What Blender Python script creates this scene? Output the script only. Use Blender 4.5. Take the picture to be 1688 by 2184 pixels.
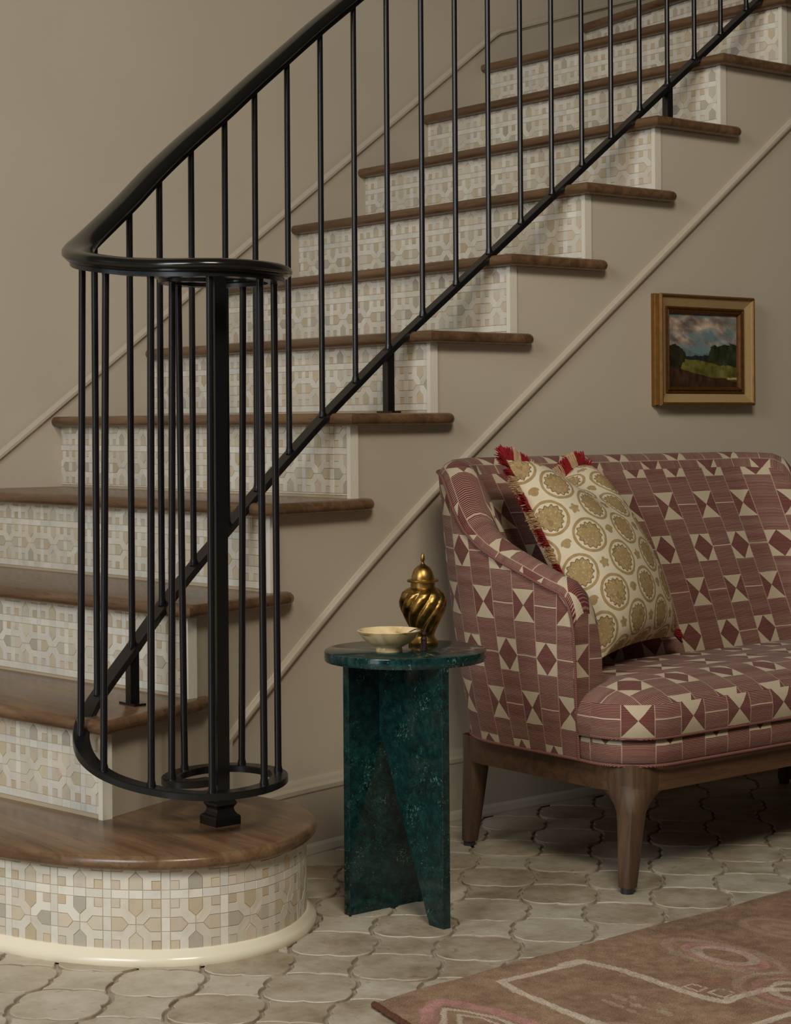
import bpy, math, random
import numpy as np
from mathutils import Vector

random.seed(7); np.random.seed(7)
for o in list(bpy.data.objects): bpy.data.objects.remove(o)
SC = bpy.context.scene
COL = SC.collection

# ------------------------------------------------------------------ camera
FPX, Y0, ROLL, CX = 3950.0, 900.0, 0.0068, 844.0      # focal length, horizon row, roll, centre column (1688x2184 frame)
PHI = math.radians(38.8)                              # stair run against the picture plane
HC = 0.905                                            # lens height
cam = bpy.data.cameras.new('camera'); camo = bpy.data.objects.new('camera', cam); COL.objects.link(camo)
cam.sensor_fit = 'HORIZONTAL'; cam.sensor_width = 36.0
cam.lens = FPX / 1688.0 * 36.0
cam.shift_y = -(1092.0 - Y0) / 1688.0
cam.clip_start = 0.05; cam.clip_end = 60
camo.location = (0, 0, HC)
from mathutils import Matrix
camo.rotation_euler = (Matrix.Rotation(-PHI, 4, 'Z') @ Matrix.Rotation(math.pi/2, 4, 'X') @ Matrix.Rotation(-ROLL, 4, 'Z')).to_euler()
SC.camera = camo

# ------------------------------------------------------------------ world, lights, exposure
SC.view_settings.view_transform = 'Standard'; SC.view_settings.look = 'None'
SC.view_settings.gamma = 1.0; SC.view_settings.use_curve_mapping = False
SC.view_settings.exposure = -0.07
w = bpy.data.worlds.new('room_light'); SC.world = w; w.use_nodes = True
w.node_tree.nodes['Background'].inputs[0].default_value = (1.0, 0.88, 0.74, 1)
w.node_tree.nodes['Background'].inputs[1].default_value = 0.03
def area(name, loc, target, sx, sy, power, color):
    l = bpy.data.lights.new(name, 'AREA'); l.shape = 'RECTANGLE'; l.size = sx; l.size_y = sy
    l.energy = power; l.color = color
    o = bpy.data.objects.new(name, l); COL.objects.link(o); o.location = loc
    o.rotation_euler = (Vector(target) - Vector(loc)).to_track_quat('-Z', 'Y').to_euler()
    return o
area('window_light', (-1.4, 1.6, 2.55), (2.4, 3.0, 0.5), 1.5, 1.5, 70, (0.90, 0.95, 1.0))
area('low_side_fill', (-1.3, 2.2, 1.05), (1.8, 2.9, 0.7), 0.8, 1.8, 12, (0.84, 0.92, 1.0))  # added low cool light, source unseen, for baluster streaks and tread sheen
area('warm_fill', (0.7, 0.1, 3.4), (2.7, 3.2, 1.2), 1.2, 0.9, 82, (1.0, 0.92, 0.79))  # added warm fill above the camera, no known fixture, lifts the curved wall

# ------------------------------------------------------------------ geometry helpers
def ray(x, y):
    a = x - ROLL*(y-1092); b = y + ROLL*(x-844)
    u = (a-CX)/FPX; v = -(b-Y0)/FPX
    return np.array([u*math.cos(PHI)+math.sin(PHI), -u*math.sin(PHI)+math.cos(PHI), v])
def atz(x, y, z):
    d = ray(x, y); t = (z-HC)/d[2]; return np.array([0, 0, HC])+t*d
def proj(p):
    q = np.asarray(p, float)-np.array([0, 0, HC])
    R = q[..., 0]*math.cos(PHI)-q[..., 1]*math.sin(PHI); F = q[..., 0]*math.sin(PHI)+q[..., 1]*math.cos(PHI)
    return CX+FPX*R/F, Y0-FPX*q[..., 2]/F
H = 0.185                     # riser height
T = 0.027                     # tread thickness
G = 0.247                     # going
WALLY = 4.40                  # stair back wall
def S(X):                     # plan line of the curved wall under the stair
    return 3.207 - max(0.0, 2.8-X)**2/4.94
def BX(k): return 2.68 + G*(k-5)           # riser k at the open side
TILT = {0: .15, 1: .15, 2: .11, 3: .075, 4: .035}
def riserx(k, Y):             # plan X of riser k at depth Y
    if k == 11: return BX(11) + (Y-S(BX(11)))*0.165
    if k >= 12: return BX(12)-.02 + (Y-S(BX(12)))*0.36
    return BX(k) - TILT.get(k, 0.0)*(Y-S(BX(k)))

def mesh(name, verts, faces, uvs=None, smooth=None, col=None):
    me = bpy.data.meshes.new(name); me.from_pydata([tuple(map(float, v)) for v in verts], [], [tuple(f) for f in faces])
    if uvs is not None:
        lay = me.uv_layers.new(name='UVMap')
        i = 0
        for f in uvs:
            for c in f: lay.data[i].uv = (float(c[0]), float(c[1])); i += 1
    if col is not None:
        at = me.attributes.new('Col', 'FLOAT_COLOR', 'FACE')
        at.data.foreach_set('color', np.array([list(c)+[1.0] for c in col], dtype=np.float32).ravel())
    if smooth is not None:
        me.polygons.foreach_set('use_smooth', [True]*len(me.polygons))
        me.set_sharp_from_angle(angle=math.radians(smooth))
    me.update()
    return me
def obj(name, me, mat=None, parent=None, loc=None):
    o = bpy.data.objects.new(name, me); COL.objects.link(o)
    if mat and me is not None and not me.materials: me.materials.append(mat)
    if loc is not None: o.location = loc
    if parent is not None:
        o.parent = parent
        if loc is None: o.location = (-Vector(base_of(parent)))
    return o
def base_of(p):
    v = Vector((0, 0, 0))
    while p is not None: v += p.location; p = p.parent
    return v
def tag(o, label=None, cat=None, group=None, kind=None):
    if label: o['label'] = label
    if cat: o['category'] = cat
    if group: o['group'] = group
    if kind: o['kind'] = kind
    return o
def thing(name, label, cat, loc, group=None):
    o = bpy.data.objects.new(name, None); COL.objects.link(o); o.location = loc; o.empty_display_size = .05
    return tag(o, label, cat, group)
class MB:
    """collects shapes into one mesh"""
    def __init__(s): s.v = []; s.f = []; s.c = []
    def add(s, v, f, c=None):
        b = len(s.v); s.v += [tuple(p) for p in v]; s.f += [tuple(i+b for i in q) for q in f]
        s.c += [c]*len(f)
    def box(s, x0, x1, y0, y1, z0, z1, c=None):
        v = [(x, y, z) for z in (z0, z1) for y in (y0, y1) for x in (x0, x1)]
        s.add(v, [(0, 2, 3, 1), (4, 5, 7, 6), (0, 1, 5, 4), (2, 6, 7, 3), (0, 4, 6, 2), (1, 3, 7, 5)], c)
    def mesh(s, name, smooth=None):
        return mesh(name, s.v, s.f, smooth=smooth, col=s.c if s.c and s.c[0] is not None else None)
def tube(pts, r, n=10, cap=True):
    P = [Vector(p) for p in pts]; v = []; f = []
    t0 = (P[1]-P[0]).normalized(); up = Vector((0, 0, 1)) if abs(t0.z) < .9 else Vector((1, 0, 0))
    a = t0.cross(up).normalized()
    for i, p in enumerate(P):
        t = (P[min(i+1, len(P)-1)]-P[max(i-1, 0)]).normalized()
        a = (a - t*a.dot(t)).normalized(); b = t.cross(a)
        rr = r[i] if isinstance(r, (list, tuple)) else r
        for k in range(n):
            th = 2*math.pi*k/n; v.append(p+a*math.cos(th)*rr+b*math.sin(th)*rr)
    for i in range(len(P)-1):
        for k in range(n):
            k2 = (k+1) % n; f.append((i*n+k, i*n+k2, (i+1)*n+k2, (i+1)*n+k))
    if cap: f.append(tuple(range(n))[::-1]); f.append(tuple((len(P)-1)*n+k for k in range(n)))
    return v, f
def sweep(prof, pts, cap=True):
    """profile (side, up) swept along a path; side = horizontal right-hand normal"""
    P = [Vector(p) for p in pts]; n = len(prof); v = []; f = []
    for i, p in enumerate(P):
        t = (P[min(i+1, len(P)-1)]-P[max(i-1, 0)]).normalized()
        a = Vector((t.y, -t.x, 0)).normalized(); b = a.cross(t)
        for s, u in prof: v.append(p+a*s+b*u)
    for i in range(len(P)-1):
        for k in range(n):
            k2 = (k+1) % n; f.append((i*n+k, (i+1)*n+k, (i+1)*n+k2, i*n+k2))
    if cap: f.append(tuple(range(n))); f.append(tuple((len(P)-1)*n+k for k in range(n))[::-1])
    return v, f
def crom(P, n):
    """Catmull-Rom resample, even spacing"""
    P = np.array(P, float); A = np.vstack([2*P[0]-P[1], P, 2*P[-1]-P[-2]]); out = []
    for i in range(1, len(A)-2):
        for t in np.linspace(0, 1, 16, endpoint=False):
            p0, p1, p2, p3 = A[i-1], A[i], A[i+1], A[i+2]
            out.append(.5*((2*p1)+(-p0+p2)*t+(2*p0-5*p1+4*p2-p3)*t*t+(-p0+3*p1-3*p2+p3)*t**3))
    out.append(P[-1]); out = np.array(out)
    d = np.r_[0, np.cumsum(np.linalg.norm(np.diff(out, axis=0), axis=1))]
    s = np.linspace(0, d[-1], n)
    return np.stack([np.interp(s, d, out[:, k]) for k in range(out.shape[1])], 1)
def smooth_path(P, it=4):
    P = np.array(P, float)
    for _ in range(it):
        Q = P.copy(); Q[1:-1] = (P[:-2]+2*P[1:-1]+P[2:])/4; P = Q
    return P
def lathe(prof, n=48, mod=None):
    v = []; f = []; m = len(prof)
    for i in range(n):
        th = 2*math.pi*i/n
        for j, (r, z) in enumerate(prof):
            rr = mod(r, z, th) if mod else r
            v.append((rr*math.cos(th), rr*math.sin(th), z))
    for i in range(n):
        i2 = (i+1) % n
        for j in range(m-1): f.append((i*m+j, i2*m+j, i2*m+j+1, i*m+j+1))
    return v, f

# ------------------------------------------------------------------ materials
def lin(c):
    return tuple((x/12.92 if x <= .04045 else ((x+.055)/1.055)**2.4) for x in [k/255 for k in c])
class E:
    """node expression"""
    def __init__(s, nt, sock): s.nt = nt; s.k = sock
    def m(s, op, *a, clamp=False):
        n = s.nt.nodes.new('ShaderNodeMath'); n.operation = op; n.use_clamp = clamp
        for i, x in enumerate((s,)+a):
            if isinstance(x, E): s.nt.links.new(x.k, n.inputs[i])
            else: n.inputs[i].default_value = x
        return E(s.nt, n.outputs[0])
    def __add__(s, o): return s.m('ADD', o)
    def __radd__(s, o): return s.m('ADD', o)
    def __sub__(s, o): return s.m('SUBTRACT', o)
    def __rsub__(s, o): return (s*-1.0)+o
    def __mul__(s, o): return s.m('MULTIPLY', o)
    def __rmul__(s, o): return s.m('MULTIPLY', o)
    def __truediv__(s, o): return s.m('DIVIDE', o)
    def lt(s, o): return s.m('LESS_THAN', o)
    def gt(s, o): return s.m('GREATER_THAN', o)
    def floor(s): return s.m('FLOOR')
    def fract(s): return s.m('FRACT')
    def abs(s): return s.m('ABSOLUTE')
    def mod(s, o): return s.m('FLOORED_MODULO', o)
    def ss(s, a, b):
        n = s.nt.nodes.new('ShaderNodeMapRange'); n.interpolation_type = 'SMOOTHSTEP'
        s.nt.links.new(s.k, n.inputs[0]); n.inputs[1].default_value = a; n.inputs[2].default_value = b
        return E(s.nt, n.outputs[0])
class Mat:
    def __init__(s, name, rough=.5, metal=0.0, spec=.5, color=(200, 200, 200)):
        s.m = bpy.data.materials.new(name); s.m.use_nodes = True; s.nt = s.m.node_tree
        s.b = s.nt.nodes['Principled BSDF']
        s.b.inputs['Roughness'].default_value = rough; s.b.inputs['Metallic'].default_value = metal
        s.b.inputs['Specular IOR Level'].default_value = spec
        s.b.inputs['Base Color'].default_value = lin(color)+(1,)
    def new(s, t): return s.nt.nodes.new(t)
    def link(s, a, b): s.nt.links.new(a.k if isinstance(a, E) else a, b)
    def coord(s, kind='Object'):
        n = s.new('ShaderNodeTexCoord'); return n.outputs[kind]
    def xyz(s, v):
        n = s.new('ShaderNodeSeparateXYZ'); s.link(v, n.inputs[0]); return [E(s.nt, n.outputs[i]) for i in range(3)]
    def vec(s, x, y, z=0.0):
        n = s.new('ShaderNodeCombineXYZ')
        for i, q in enumerate((x, y, z)):
            if isinstance(q, E): s.link(q, n.inputs[i])
            else: n.inputs[i].default_value = q
        return n.outputs[0]
    def mapping(s, v, scale=(1, 1, 1), rot=(0, 0, 0)):
        n = s.new('ShaderNodeMapping'); s.link(v, n.inputs[0]); n.inputs['Scale'].default_value = scale
        n.inputs['Rotation'].default_value = rot; return n.outputs[0]
    def noise(s, v=None, scale=5.0, detail=3.0, rough=.5, dist=0.0):
        n = s.new('ShaderNodeTexNoise')
        if v is not None: s.link(v, n.inputs['Vector'])
        n.inputs['Scale'].default_value = scale; n.inputs['Detail'].default_value = detail
        n.inputs['Roughness'].default_value = rough; n.inputs['Distortion'].default_value = dist
        return E(s.nt, n.outputs['Fac'])
    def mix(s, f, a, b, blend='MIX'):
        n = s.new('ShaderNodeMix'); n.data_type = 'RGBA'; n.blend_type = blend
        for i, q in ((0, f), (6, a), (7, b)):
            if isinstance(q, (tuple, list)): n.inputs[i].default_value = lin(q)+(1,)
            elif isinstance(q, (int, float)): n.inputs[i].default_value = q
            else: s.link(q, n.inputs[i])
        return n.outputs[2]
    def ramp(s, f, stops):
        n = s.new('ShaderNodeValToRGB'); s.link(f, n.inputs[0]); el = n.color_ramp.elements
        while len(el) < len(stops): el.new(.5)
        for e, (p, c) in zip(el, stops): e.position = p; e.color = lin(c)+(1,)
        return n.outputs[0]
    def color(s, c): s.link(c, s.b.inputs['Base Color']); return s
    def rough(s, r): s.link(r, s.b.inputs['Roughness']); return s
    def bump(s, h, strength=.2, dist=.002):
        n = s.new('ShaderNodeBump'); n.inputs['Strength'].default_value = strength; n.inputs['Distance'].default_value = dist
        s.link(h, n.inputs['Height']); s.link(n.outputs[0], s.b.inputs['Normal']); return s
    def attr(s, name='Col'):
        n = s.new('ShaderNodeAttribute'); n.attribute_name = name; return n.outputs['Color']

def paint(name, c, rough=.55, var=6):
    m = Mat(name, rough); v = m.coord('Object')
    a = m.noise(v, 2.2, 4); b = m.noise(v, 60, 3)
    m.color(m.mix(a, tuple(x-var for x in c), tuple(x+var for x in c))); m.bump(b, .06, .002); return m.m
M_WALL = paint('wall_paint', (206, 193, 171), .5)
M_WALL2 = paint('wall_plaster_back', (194, 181, 160), .6, 8)
M_TRIM = paint('trim_paint', (193, 180, 158), .36, 3)
M_BEAD = paint('white_gloss_paint', (232, 224, 204), .25, 3)
M_PLINTH = paint('plinth_gloss_paint', (236, 226, 200), .2, 4)

def wood(name, dark, mid, light, rough, axis='Y', fine=1.0):
    m = Mat(name, rough); v = m.coord('Object')
    sc = {'X': (1.2, 14, 14), 'Y': (14, 1.2, 14), 'Z': (14, 14, 1.2)}[axis]
    g = m.noise(m.mapping(v, sc), 2.2*fine, 6, .6, .6)
    p = m.noise(m.mapping(v, tuple(k*7 for k in sc)), 2.0*fine, 3, .6)
    big = m.noise(v, 3.0, 2)
    c = m.ramp(g*.75+big*.25, [(.25, dark), (.48, mid), (.72, light)])
    c = m.mix(p.ss(.55, .72)*.55, c, dark)
    m.color(c); m.bump(p, .12, .001); m.rough(g*.18+(rough-.09)); return m.m
M_TREAD = wood('oak_tread', (64, 44, 29), (106, 78, 53), (138, 106, 75), .27, 'Y')
M_TREAD1 = wood('oak_bullnose_tread', (70, 50, 34), (110, 83, 58), (142, 112, 80), .25, 'Y')
M_SOFAWOOD = wood('walnut_sofa_frame', (56, 40, 28), (88, 65, 46), (112, 86, 61), .55, 'Z', 1.6)
M_APRON = wood('walnut_sofa_apron', (52, 35, 24), (86, 61, 42), (108, 80, 56), .42, 'X', 1.6)

m = Mat('zellige_tile', .22); v = m.coord('Object')
n1 = m.noise(v, 45, 4); n2 = m.noise(v, 9, 2)
m.color(m.mix(n1*.5, m.attr('Col'), (150, 132, 104), 'MULTIPLY') if False else m.mix(n1.ss(.45, .8)*.22, m.attr('Col'), (164, 150, 124)))
m.bump(n2+n1*.3, .18, .0015); m.rough(n1*.25+.18); M_TILE = m.m
M_GROUT = paint('riser_grout', (190, 173, 142), .8, 8)

m = Mat('cement_floor_tile', .45); v = m.coord('Object')
oi = m.new('ShaderNodeObjectInfo'); gi = m.new('ShaderNodeNewGeometry')
rnd = (E(m.nt, oi.outputs['Random'])+E(m.nt, gi.outputs['Random Per Island'])).fract()
wp = m.xyz(gi.outputs['Position']); wv = m.vec(wp[0]+rnd*9.0, wp[1]+rnd*5.0, wp[2])
a = m.noise(wv, 9, 5, .6); b = m.noise(wv, 28, 5, .7); d = m.noise(wv, 120, 3, .6)
c = m.ramp(a*.6+b*.25+rnd*.15, [(.3, (134, 114, 88)), (.47, (174, 160, 136)), (.66, (202, 193, 174))])
c = m.mix(b.ss(.57, .72)*.6, c, (116, 92, 62))
m.color(c); m.rough(a*.4+.2); m.bump(b*.7+d*.3, .5, .004); M_FTILE = m.m
m = Mat('floor_grout', .75); v = m.coord('Object'); a = m.noise(v, 30, 4)
m.color(m.mix(a, (150, 138, 120), (176, 164, 144))); m.bump(a, .3, .003); M_FGROUT = m.m

m = Mat('black_iron', .34, 0.0, .5, (20, 19, 18)); a = m.noise(m.coord('Object'), 70, 3); m.rough(a*.08+.24); M_IRON = m.m
m = Mat('black_handrail', .16, 0.0, .6, (22, 20, 16)); a = m.noise(m.coord('Object'), 14, 3); m.rough(a*.18+.08); M_RAIL = m.m

m = Mat('green_marble', .12, 0, .5); v = m.coord('Object')
a = m.noise(v, 60, 9, .75, .2); b = m.noise(v, 210, 4, .7)*.62+m.noise(v, 16, 3)*.38; d = m.noise(v, 7, 6, .6, 2.5); e = m.noise(v, 38, 4, .6)
c = m.ramp(a, [(.30, (9, 22, 21)), (.5, (18, 48, 46)), (.70, (30, 74, 70))])
c = m.mix(b.ss(.575, .66)*.7, c, (120, 156, 146))
c = m.mix((d-.5).abs().lt(.006)*.7, c, (8, 18, 16))
m.color(c); M_MARBLE = m.m
m = Mat('aged_brass', .24, 1.0); v = m.coord('Object'); a = m.noise(v, 45, 4, .6); b = m.noise(v, 14, 3)
m.color(m.ramp(a*.6+b*.4, [(.34, (78, 57, 26)), (.5, (160, 124, 64)), (.68, (204, 168, 100))])); m.rough(a*.25+.24); M_BRASS = m.m
m = Mat('onyx', .15); v = m.coord('Object'); a = m.noise(v, 18, 3, .5, 1.5)
m.color(m.ramp(a, [(.3, (96, 84, 66)), (.39, (204, 176, 124)), (.55, (236, 210, 160)), (.7, (240, 222, 188))]))
m.b.inputs['Subsurface Weight'].default_value = .25; m.b.inputs['Subsurface Radius'].default_value = (.01, .008, .005); M_ONYX = m.m
def plain(name, c, rough=.7, metal=0.0, var=.25, sc=80):
    m = Mat(name, rough, metal); a = m.noise(m.coord('Object'), sc, 3)
    m.color(m.mix(a, tuple(int(x*(1-var)) for x in c), tuple(min(255, int(x*(1+var))) for x in c))); m.bump(a, .2, .001); return m.m
M_TASSEL = plain('maroon_tassel', (50, 21, 19)); M_FRED = plain('red_fringe', (150, 24, 32), .8, 0, .3, 300)
M_FCREAM = plain('cream_fringe', (206, 170, 132), .8, 0, .15, 300); M_FBLACK = plain('black_fringe', (34, 24, 24), .8)
M_FOOT = plain('leg_glide', (40, 38, 36), .4); M_BIND = plain('rug_binding', (80, 46, 30), .9, 0, .5, 160)
M_GOLD = plain('gilt_frame', (122, 84, 34), .4, .5, .22, 60); M_GOLD2 = plain('dark_gilt_frame', (98, 62, 22), .35, .5, .3, 60)
M_LINEN = plain('linen_liner', (176, 146, 98), .8, 0, .08, 220)

# sofa fabric: uv in metres; u across the columns, v up
P_, Q_ = .134, .204
def fabric(name, u0=0.0, v0=0.0):
    m = Mat(name, .85, 0, .2)
    u, v, _ = m.xyz(m.coord('UV')); u = u+u0; v = v+v0
    nw = m.noise(m.vec(u*8.0, v*8.0), 2.0, 2)
    vw = v+(nw-.5)*.004; uw = u+(m.noise(m.vec(u*30.0, v*5.0), 1.5, 1)-.5)*.0016
    cx = uw*(2.0/P_); ci = cx.floor(); x = (cx.fract()-.5)*2.0; par = ci.mod(2.0)
    vv = (vw+par*(Q_*.5))/Q_; vf = (vv+.5).fract()-.5; y = vf*(Q_/.0325)
    ax = x.abs(); ay = y.abs(); inr = ay.lt(1.0)
    hour = ax.lt(ay)*inr*par.lt(.5); dia = (ax+ay).gt(1.0)*inr*par.gt(.5)
    cream = hour+dia
    wn = m.new('ShaderNodeTexWhiteNoise'); wn.noise_dimensions = '1D'; m.link(ci, wn.inputs['W'])
    ph = E(m.nt, wn.outputs['Value'])
    lines = ((vw/.0028)+ph).fract()
    n2 = m.noise(m.vec(ci*3.1, vw*60.0), 1.0, 2)
    wd = n2*.6+.06
    stripe = lines.lt(wd)
    side = inr*(1.0-cream)
    stripe = stripe*(1.0-side*.55)
    acc = ((vw/(Q_*.5)).fract()-.02).abs().lt(.013)*(ph*7.0).fract().lt(.75)*(1.0-inr)
    colline = (ax.gt(.968))*.6
    pale = (stripe*.62).m('MAXIMUM', acc*.85).m('MAXIMUM', colline*(1.0-cream))
    weave = ((v/.0016).fract().lt(.5)*.5+((u+v)/.0022).fract().lt(.5)*.5)
    nn = m.noise(m.vec(u*40.0, v*40.0), 1.0, 3)
    red = m.mix(nn, (90, 34, 34), (114, 52, 48))
    c = m.mix(pale, red, (210, 186, 160))
    crm = m.mix(weave*.6, (212, 196, 166), (176, 157, 128))
    c = m.mix(cream, c, crm)
    m.color(c); m.bump(weave*.4+stripe*.4+nn*.4, .25, .0012)
    m.b.inputs['Sheen Weight'].default_value = .1
    return m.m
M_FAB = fabric('ikat_fabric', 0.02, -.33)
M_PIPE = None
m = Mat('piping_fabric', .85); u, v, _ = m.xyz(m.coord('Object'))
m.color(m.mix(((u+v+_)/.0035).fract().lt(.4), (104, 48, 46), (160, 118, 104))); M_PIPE = m.m

# cushion fabric: vine rings and rosettes, uv in metres
m = Mat('rosette_linen', .85, 0, .2)
u, v, _ = m.xyz(m.coord('UV'))
dn = m.noise(m.vec(u, v), 26, 3); dn2 = m.noise(m.vec(u+3.3, v+1.7), 26, 3)
u = u+(dn-.5)*.006; v = v+(dn2-.5)*.006
LX, LY = .118, .130
def latt(ox, oy):
    x = ((u/LX+ox).fract()-.5)*LX; y = ((v/LY+oy).fract()-.5)*LY
    return (x*x+y*y).m('SQRT'), y.m('ARCTAN2', x)
r1, t1 = latt(0, 0); r2, t2 = latt(.5, .5)
first = r1.lt(r2)
r = r1*first+r2*(1.0-first); th = t1*first+t2*(1.0-first)
ring = (r-.0370).abs().lt(.0032)
flower = r.lt((th*14.0).m('SINE')*.0022+(th*3.0).m('SINE')*.0015+.0285)
edge = (r-((th*14.0).m('SINE')*.0022+(th*3.0).m('SINE')*.0015+.0275)).abs().lt(.0014)
r3, t3 = latt(.5, 0.0); r4, t4 = latt(0, .5)
bud = (r3.m('MINIMUM', r4)).lt((t3*5.0).m('SINE')*.002+.0105)
nz = m.noise(m.vec(u, v), 130, 4, .7); nb = m.noise(m.vec(u, v), 45, 3)
vr = m.new('ShaderNodeTexVoronoi'); m.link(m.vec(u, v), vr.inputs['Vector']); vr.inputs['Scale'].default_value = 160
dots = E(m.nt, vr.outputs['Distance']).lt(.24)
cream = m.mix(nb, (216, 200, 168), (230, 217, 190))
tan = m.mix((nz+nb-.5), (140, 112, 64), (186, 158, 108))
c = m.mix(ring.m('MAXIMUM', flower).m('MAXIMUM', bud)*.92, cream, tan)
c = m.mix(edge*.6, c, (92, 68, 34)); c = m.mix(dots*flower*.5, c, (226, 206, 160))
c = m.mix(nb.gt(.62)*flower*.4, c, (96, 70, 34))
m.color(c); m.bump(nz, .15, .001); M_PILLOW = m.m

m = Mat('painted_canvas', .4); v = m.coord('Object'); a = m.noise(m.mapping(v, (1, 1, .5)), 90, 4)
m.color(m.attr('Col')); m.bump(a, .3, .002); M_CANVAS = m.m
m = Mat('wool_rug', .95, 0, .1); v = m.coord('Object'); a = m.noise(m.mapping(v, (1, 2.4, 1), (0, 0, .12)), 300, 2, .7); b = m.noise(m.mapping(v, (1, 2.4, 1), (0, 0, .12)), 620, 1, .5)
m.color(m.mix(b.ss(.52, .70)*.45, m.mix(a.ss(.42, .66)*.55, m.attr('Col'), (78, 56, 42)), (206, 180, 152))); m.bump(a*.6+b*.4, .5, .003); M_RUG = m.m

# ------------------------------------------------------------------ numpy noise for painted patterns
def vnoise(x, y, seed=0):
    xi = np.floor(x).astype(np.int64); yi = np.floor(y).astype(np.int64); xf = x-xi; yf = y-yi
    def h(a, b):
        n = (a*374761393+b*668265263+seed*1442695041) & 0x7fffffff
        n = ((n ^ (n >> 13))*1274126177) & 0x7fffffff
        return ((n ^ (n >> 16)) & 0xffff)/65535.0
    u = xf*xf*(3-2*xf); w = yf*yf*(3-2*yf)
    return (h(xi, yi)*(1-u)+h(xi+1, yi)*u)*(1-w)+(h(xi, yi+1)*(1-u)+h(xi+1, yi+1)*u)*w
def fbm(x, y, o=4, seed=0):
    s = 0; a = .5; t = 0
    for i in range(o): s = s+a*vnoise(x*2**i, y*2**i, seed+i*17); t += a; a *= .5
    return s/t

# ================================================================== STRUCTURE
# floor slab (grout bed) and the cement tiles set in it
FL = obj('floor', None); bpy.data.objects.remove(FL)
b = MB(); b.box(-2.5, 6.5, -2.2, 4.45, -.06, -.0035)
floor = tag(obj('floor', b.mesh('floor'), M_FGROUT), 'cream cement tile floor of bulging and waisted tiles with wide grey grout', None, None, 'structure')
LT = .1245; AT = math.radians(44.0)
e1 = np.array([math.cos(AT), math.sin(AT)]); e2 = np.array([-math.sin(AT), math.cos(AT)])
O0 = np.array([1.745, 2.484])       # one joint crossing
def edge_pts(sgn):                  # one side from (0,0) to (1,0); bulge towards -y for sgn=1
    out = []
    for t in np.r_[np.linspace(.09, .44, 6), .5, np.linspace(.56, .91, 6)]:
        lob = abs(math.sin(2*math.pi*t))
        bmp = .088*math.sin(math.pi*t)**.85+.028*lob-.030*math.exp(-((t-.5)/.055)**2)
        out.append((t, -sgn*bmp))
    return out
def tile_outline(sgn):
    c = [(-.5, -.5), (.5, -.5), (.5, .5), (-.5, .5)]; pts = []
    for i in range(4):
        a = np.array(c[i]); d = np.array(c[(i+1) % 4])-a; n = np.array([-d[1], d[0]])
        for t, y in edge_pts(sgn): pts.append(a+d*t+n*y)
    return np.array(pts)
def inset(poly, g):
    P = np.array(poly, float); n = len(P); out = []
    ar = .5*np.sum(P[:, 0]*np.roll(P[:, 1], -1)-np.roll(P[:, 0], -1)*P[:, 1]); sg = 1 if ar > 0 else -1
    for i in range(n):
        a = P[i]-P[i-1]; c = P[(i+1) % n]-P[i]
        a = a/(np.linalg.norm(a)+1e-12); c = c/(np.linalg.norm(c)+1e-12)
        na = np.array([-a[1], a[0]]); nc = np.array([-c[1], c[0]]); q = na+nc; q = q/max(.6, np.dot(q, q)/2) if np.dot(q, q) > 1e-9 else na
        out.append(P[i]+sg*g*q)
    return np.array(out)
def tile_geo(sgn):
    o = tile_outline(sgn)*LT; a = inset(o, .0038); c = inset(o, .0050); n = len(a)
    v = [(p[0], p[1], -.004) for p in a]+[(p[0], p[1], .0012) for p in a]+[(p[0], p[1], .0026) for p in c]
    f = [(i, (i+1) % n, n+(i+1) % n, n+i) for i in range(n)]+[(n+i, n+(i+1) % n, 2*n+(i+1) % n, 2*n+i) for i in range(n)]+[(2*n+i, 2*n+(i+1) % n, 3*n) for i in range(n)]
    v.append((0, 0, .0026))
    return v, f
TG = {s: tile_geo(s) for s in (1, -1)}
TM = {s: mesh('floor_tile', *TG[s], smooth=40) for s in (1, -1)}
PATH1 = [(1.385, 4.40), (1.390, 3.6), (1.408, 3.2), (1.433, 3.0), (1.461, 2.91), (1.498, 2.815), (1.545, 2.735), (1.60, 2.673), (1.665, 2.628), (1.744, 2.606),
         (1.83, 2.613), (1.92, 2.660), (1.995, 2.738), (2.033, 2.83), (2.034, 2.92), (2.015, 3.0), (1.99, 3.05)]
PATH1 = crom(PATH1, 150)
def in_stair1(p):
    i = np.argmin(np.abs(PATH1[:, 1]-p[1])) if p[1] > 2.95 else None
    if p[0] > 1.96: return p[1] > S(p[0])+.03
    if p[0] < 1.40: return False
    if p[1] > 3.02: return p[0] > 1.45
    d = np.min(np.linalg.norm(PATH1-p, axis=1)); c = np.array([1.80, 2.86])
    return d > .10 and np.linalg.norm(p-c) < .35
cand = []; rest = []
RUGC = atz(797, 2138, .006)[:2]
for i in range(-34, 40):
    for j in range(-34, 40):
        c = O0+LT*((i+.5)*e1+(j+.5)*e2)
        if not (-1.0 < c[0] < 5.2 and .4 < c[1] < 4.2) or in_stair1(c): continue
        if c[0] > 1.45 and c[1] > S(max(c[0], 1.7))+.06: continue
        if c[0] > RUGC[0]+.12 and c[1] < 2.20: continue           # wholly under the rug
        sg = 1 if (i+j) % 2 == 0 else -1
        px, py = proj(np.array([c[0], c[1], 0.0]))
        F = c[0]*math.sin(PHI)+c[1]*math.cos(PHI)
        if F > 1 and -70 < px < 1760 and 1600 < py < 2260: cand.append((F, c, sg))
        else: rest.append((c, sg))
cand.sort(key=lambda q: q[0])
rest += [(c, s) for _, c, s in cand[300:]]
for F, c, sg in cand[:300]:
    o = bpy.data.objects.new('floor_tile', TM[sg]); COL.objects.link(o); o.parent = floor
    if not TM[sg].materials: TM[sg].materials.append(M_FTILE)
    o.location = (c[0], c[1], random.uniform(-.0007, .0005)); o.rotation_euler = (random.uniform(-.006, .006), random.uniform(-.006, .006), AT+random.choice((0, 1, 2, 3))*math.pi/2)
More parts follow.
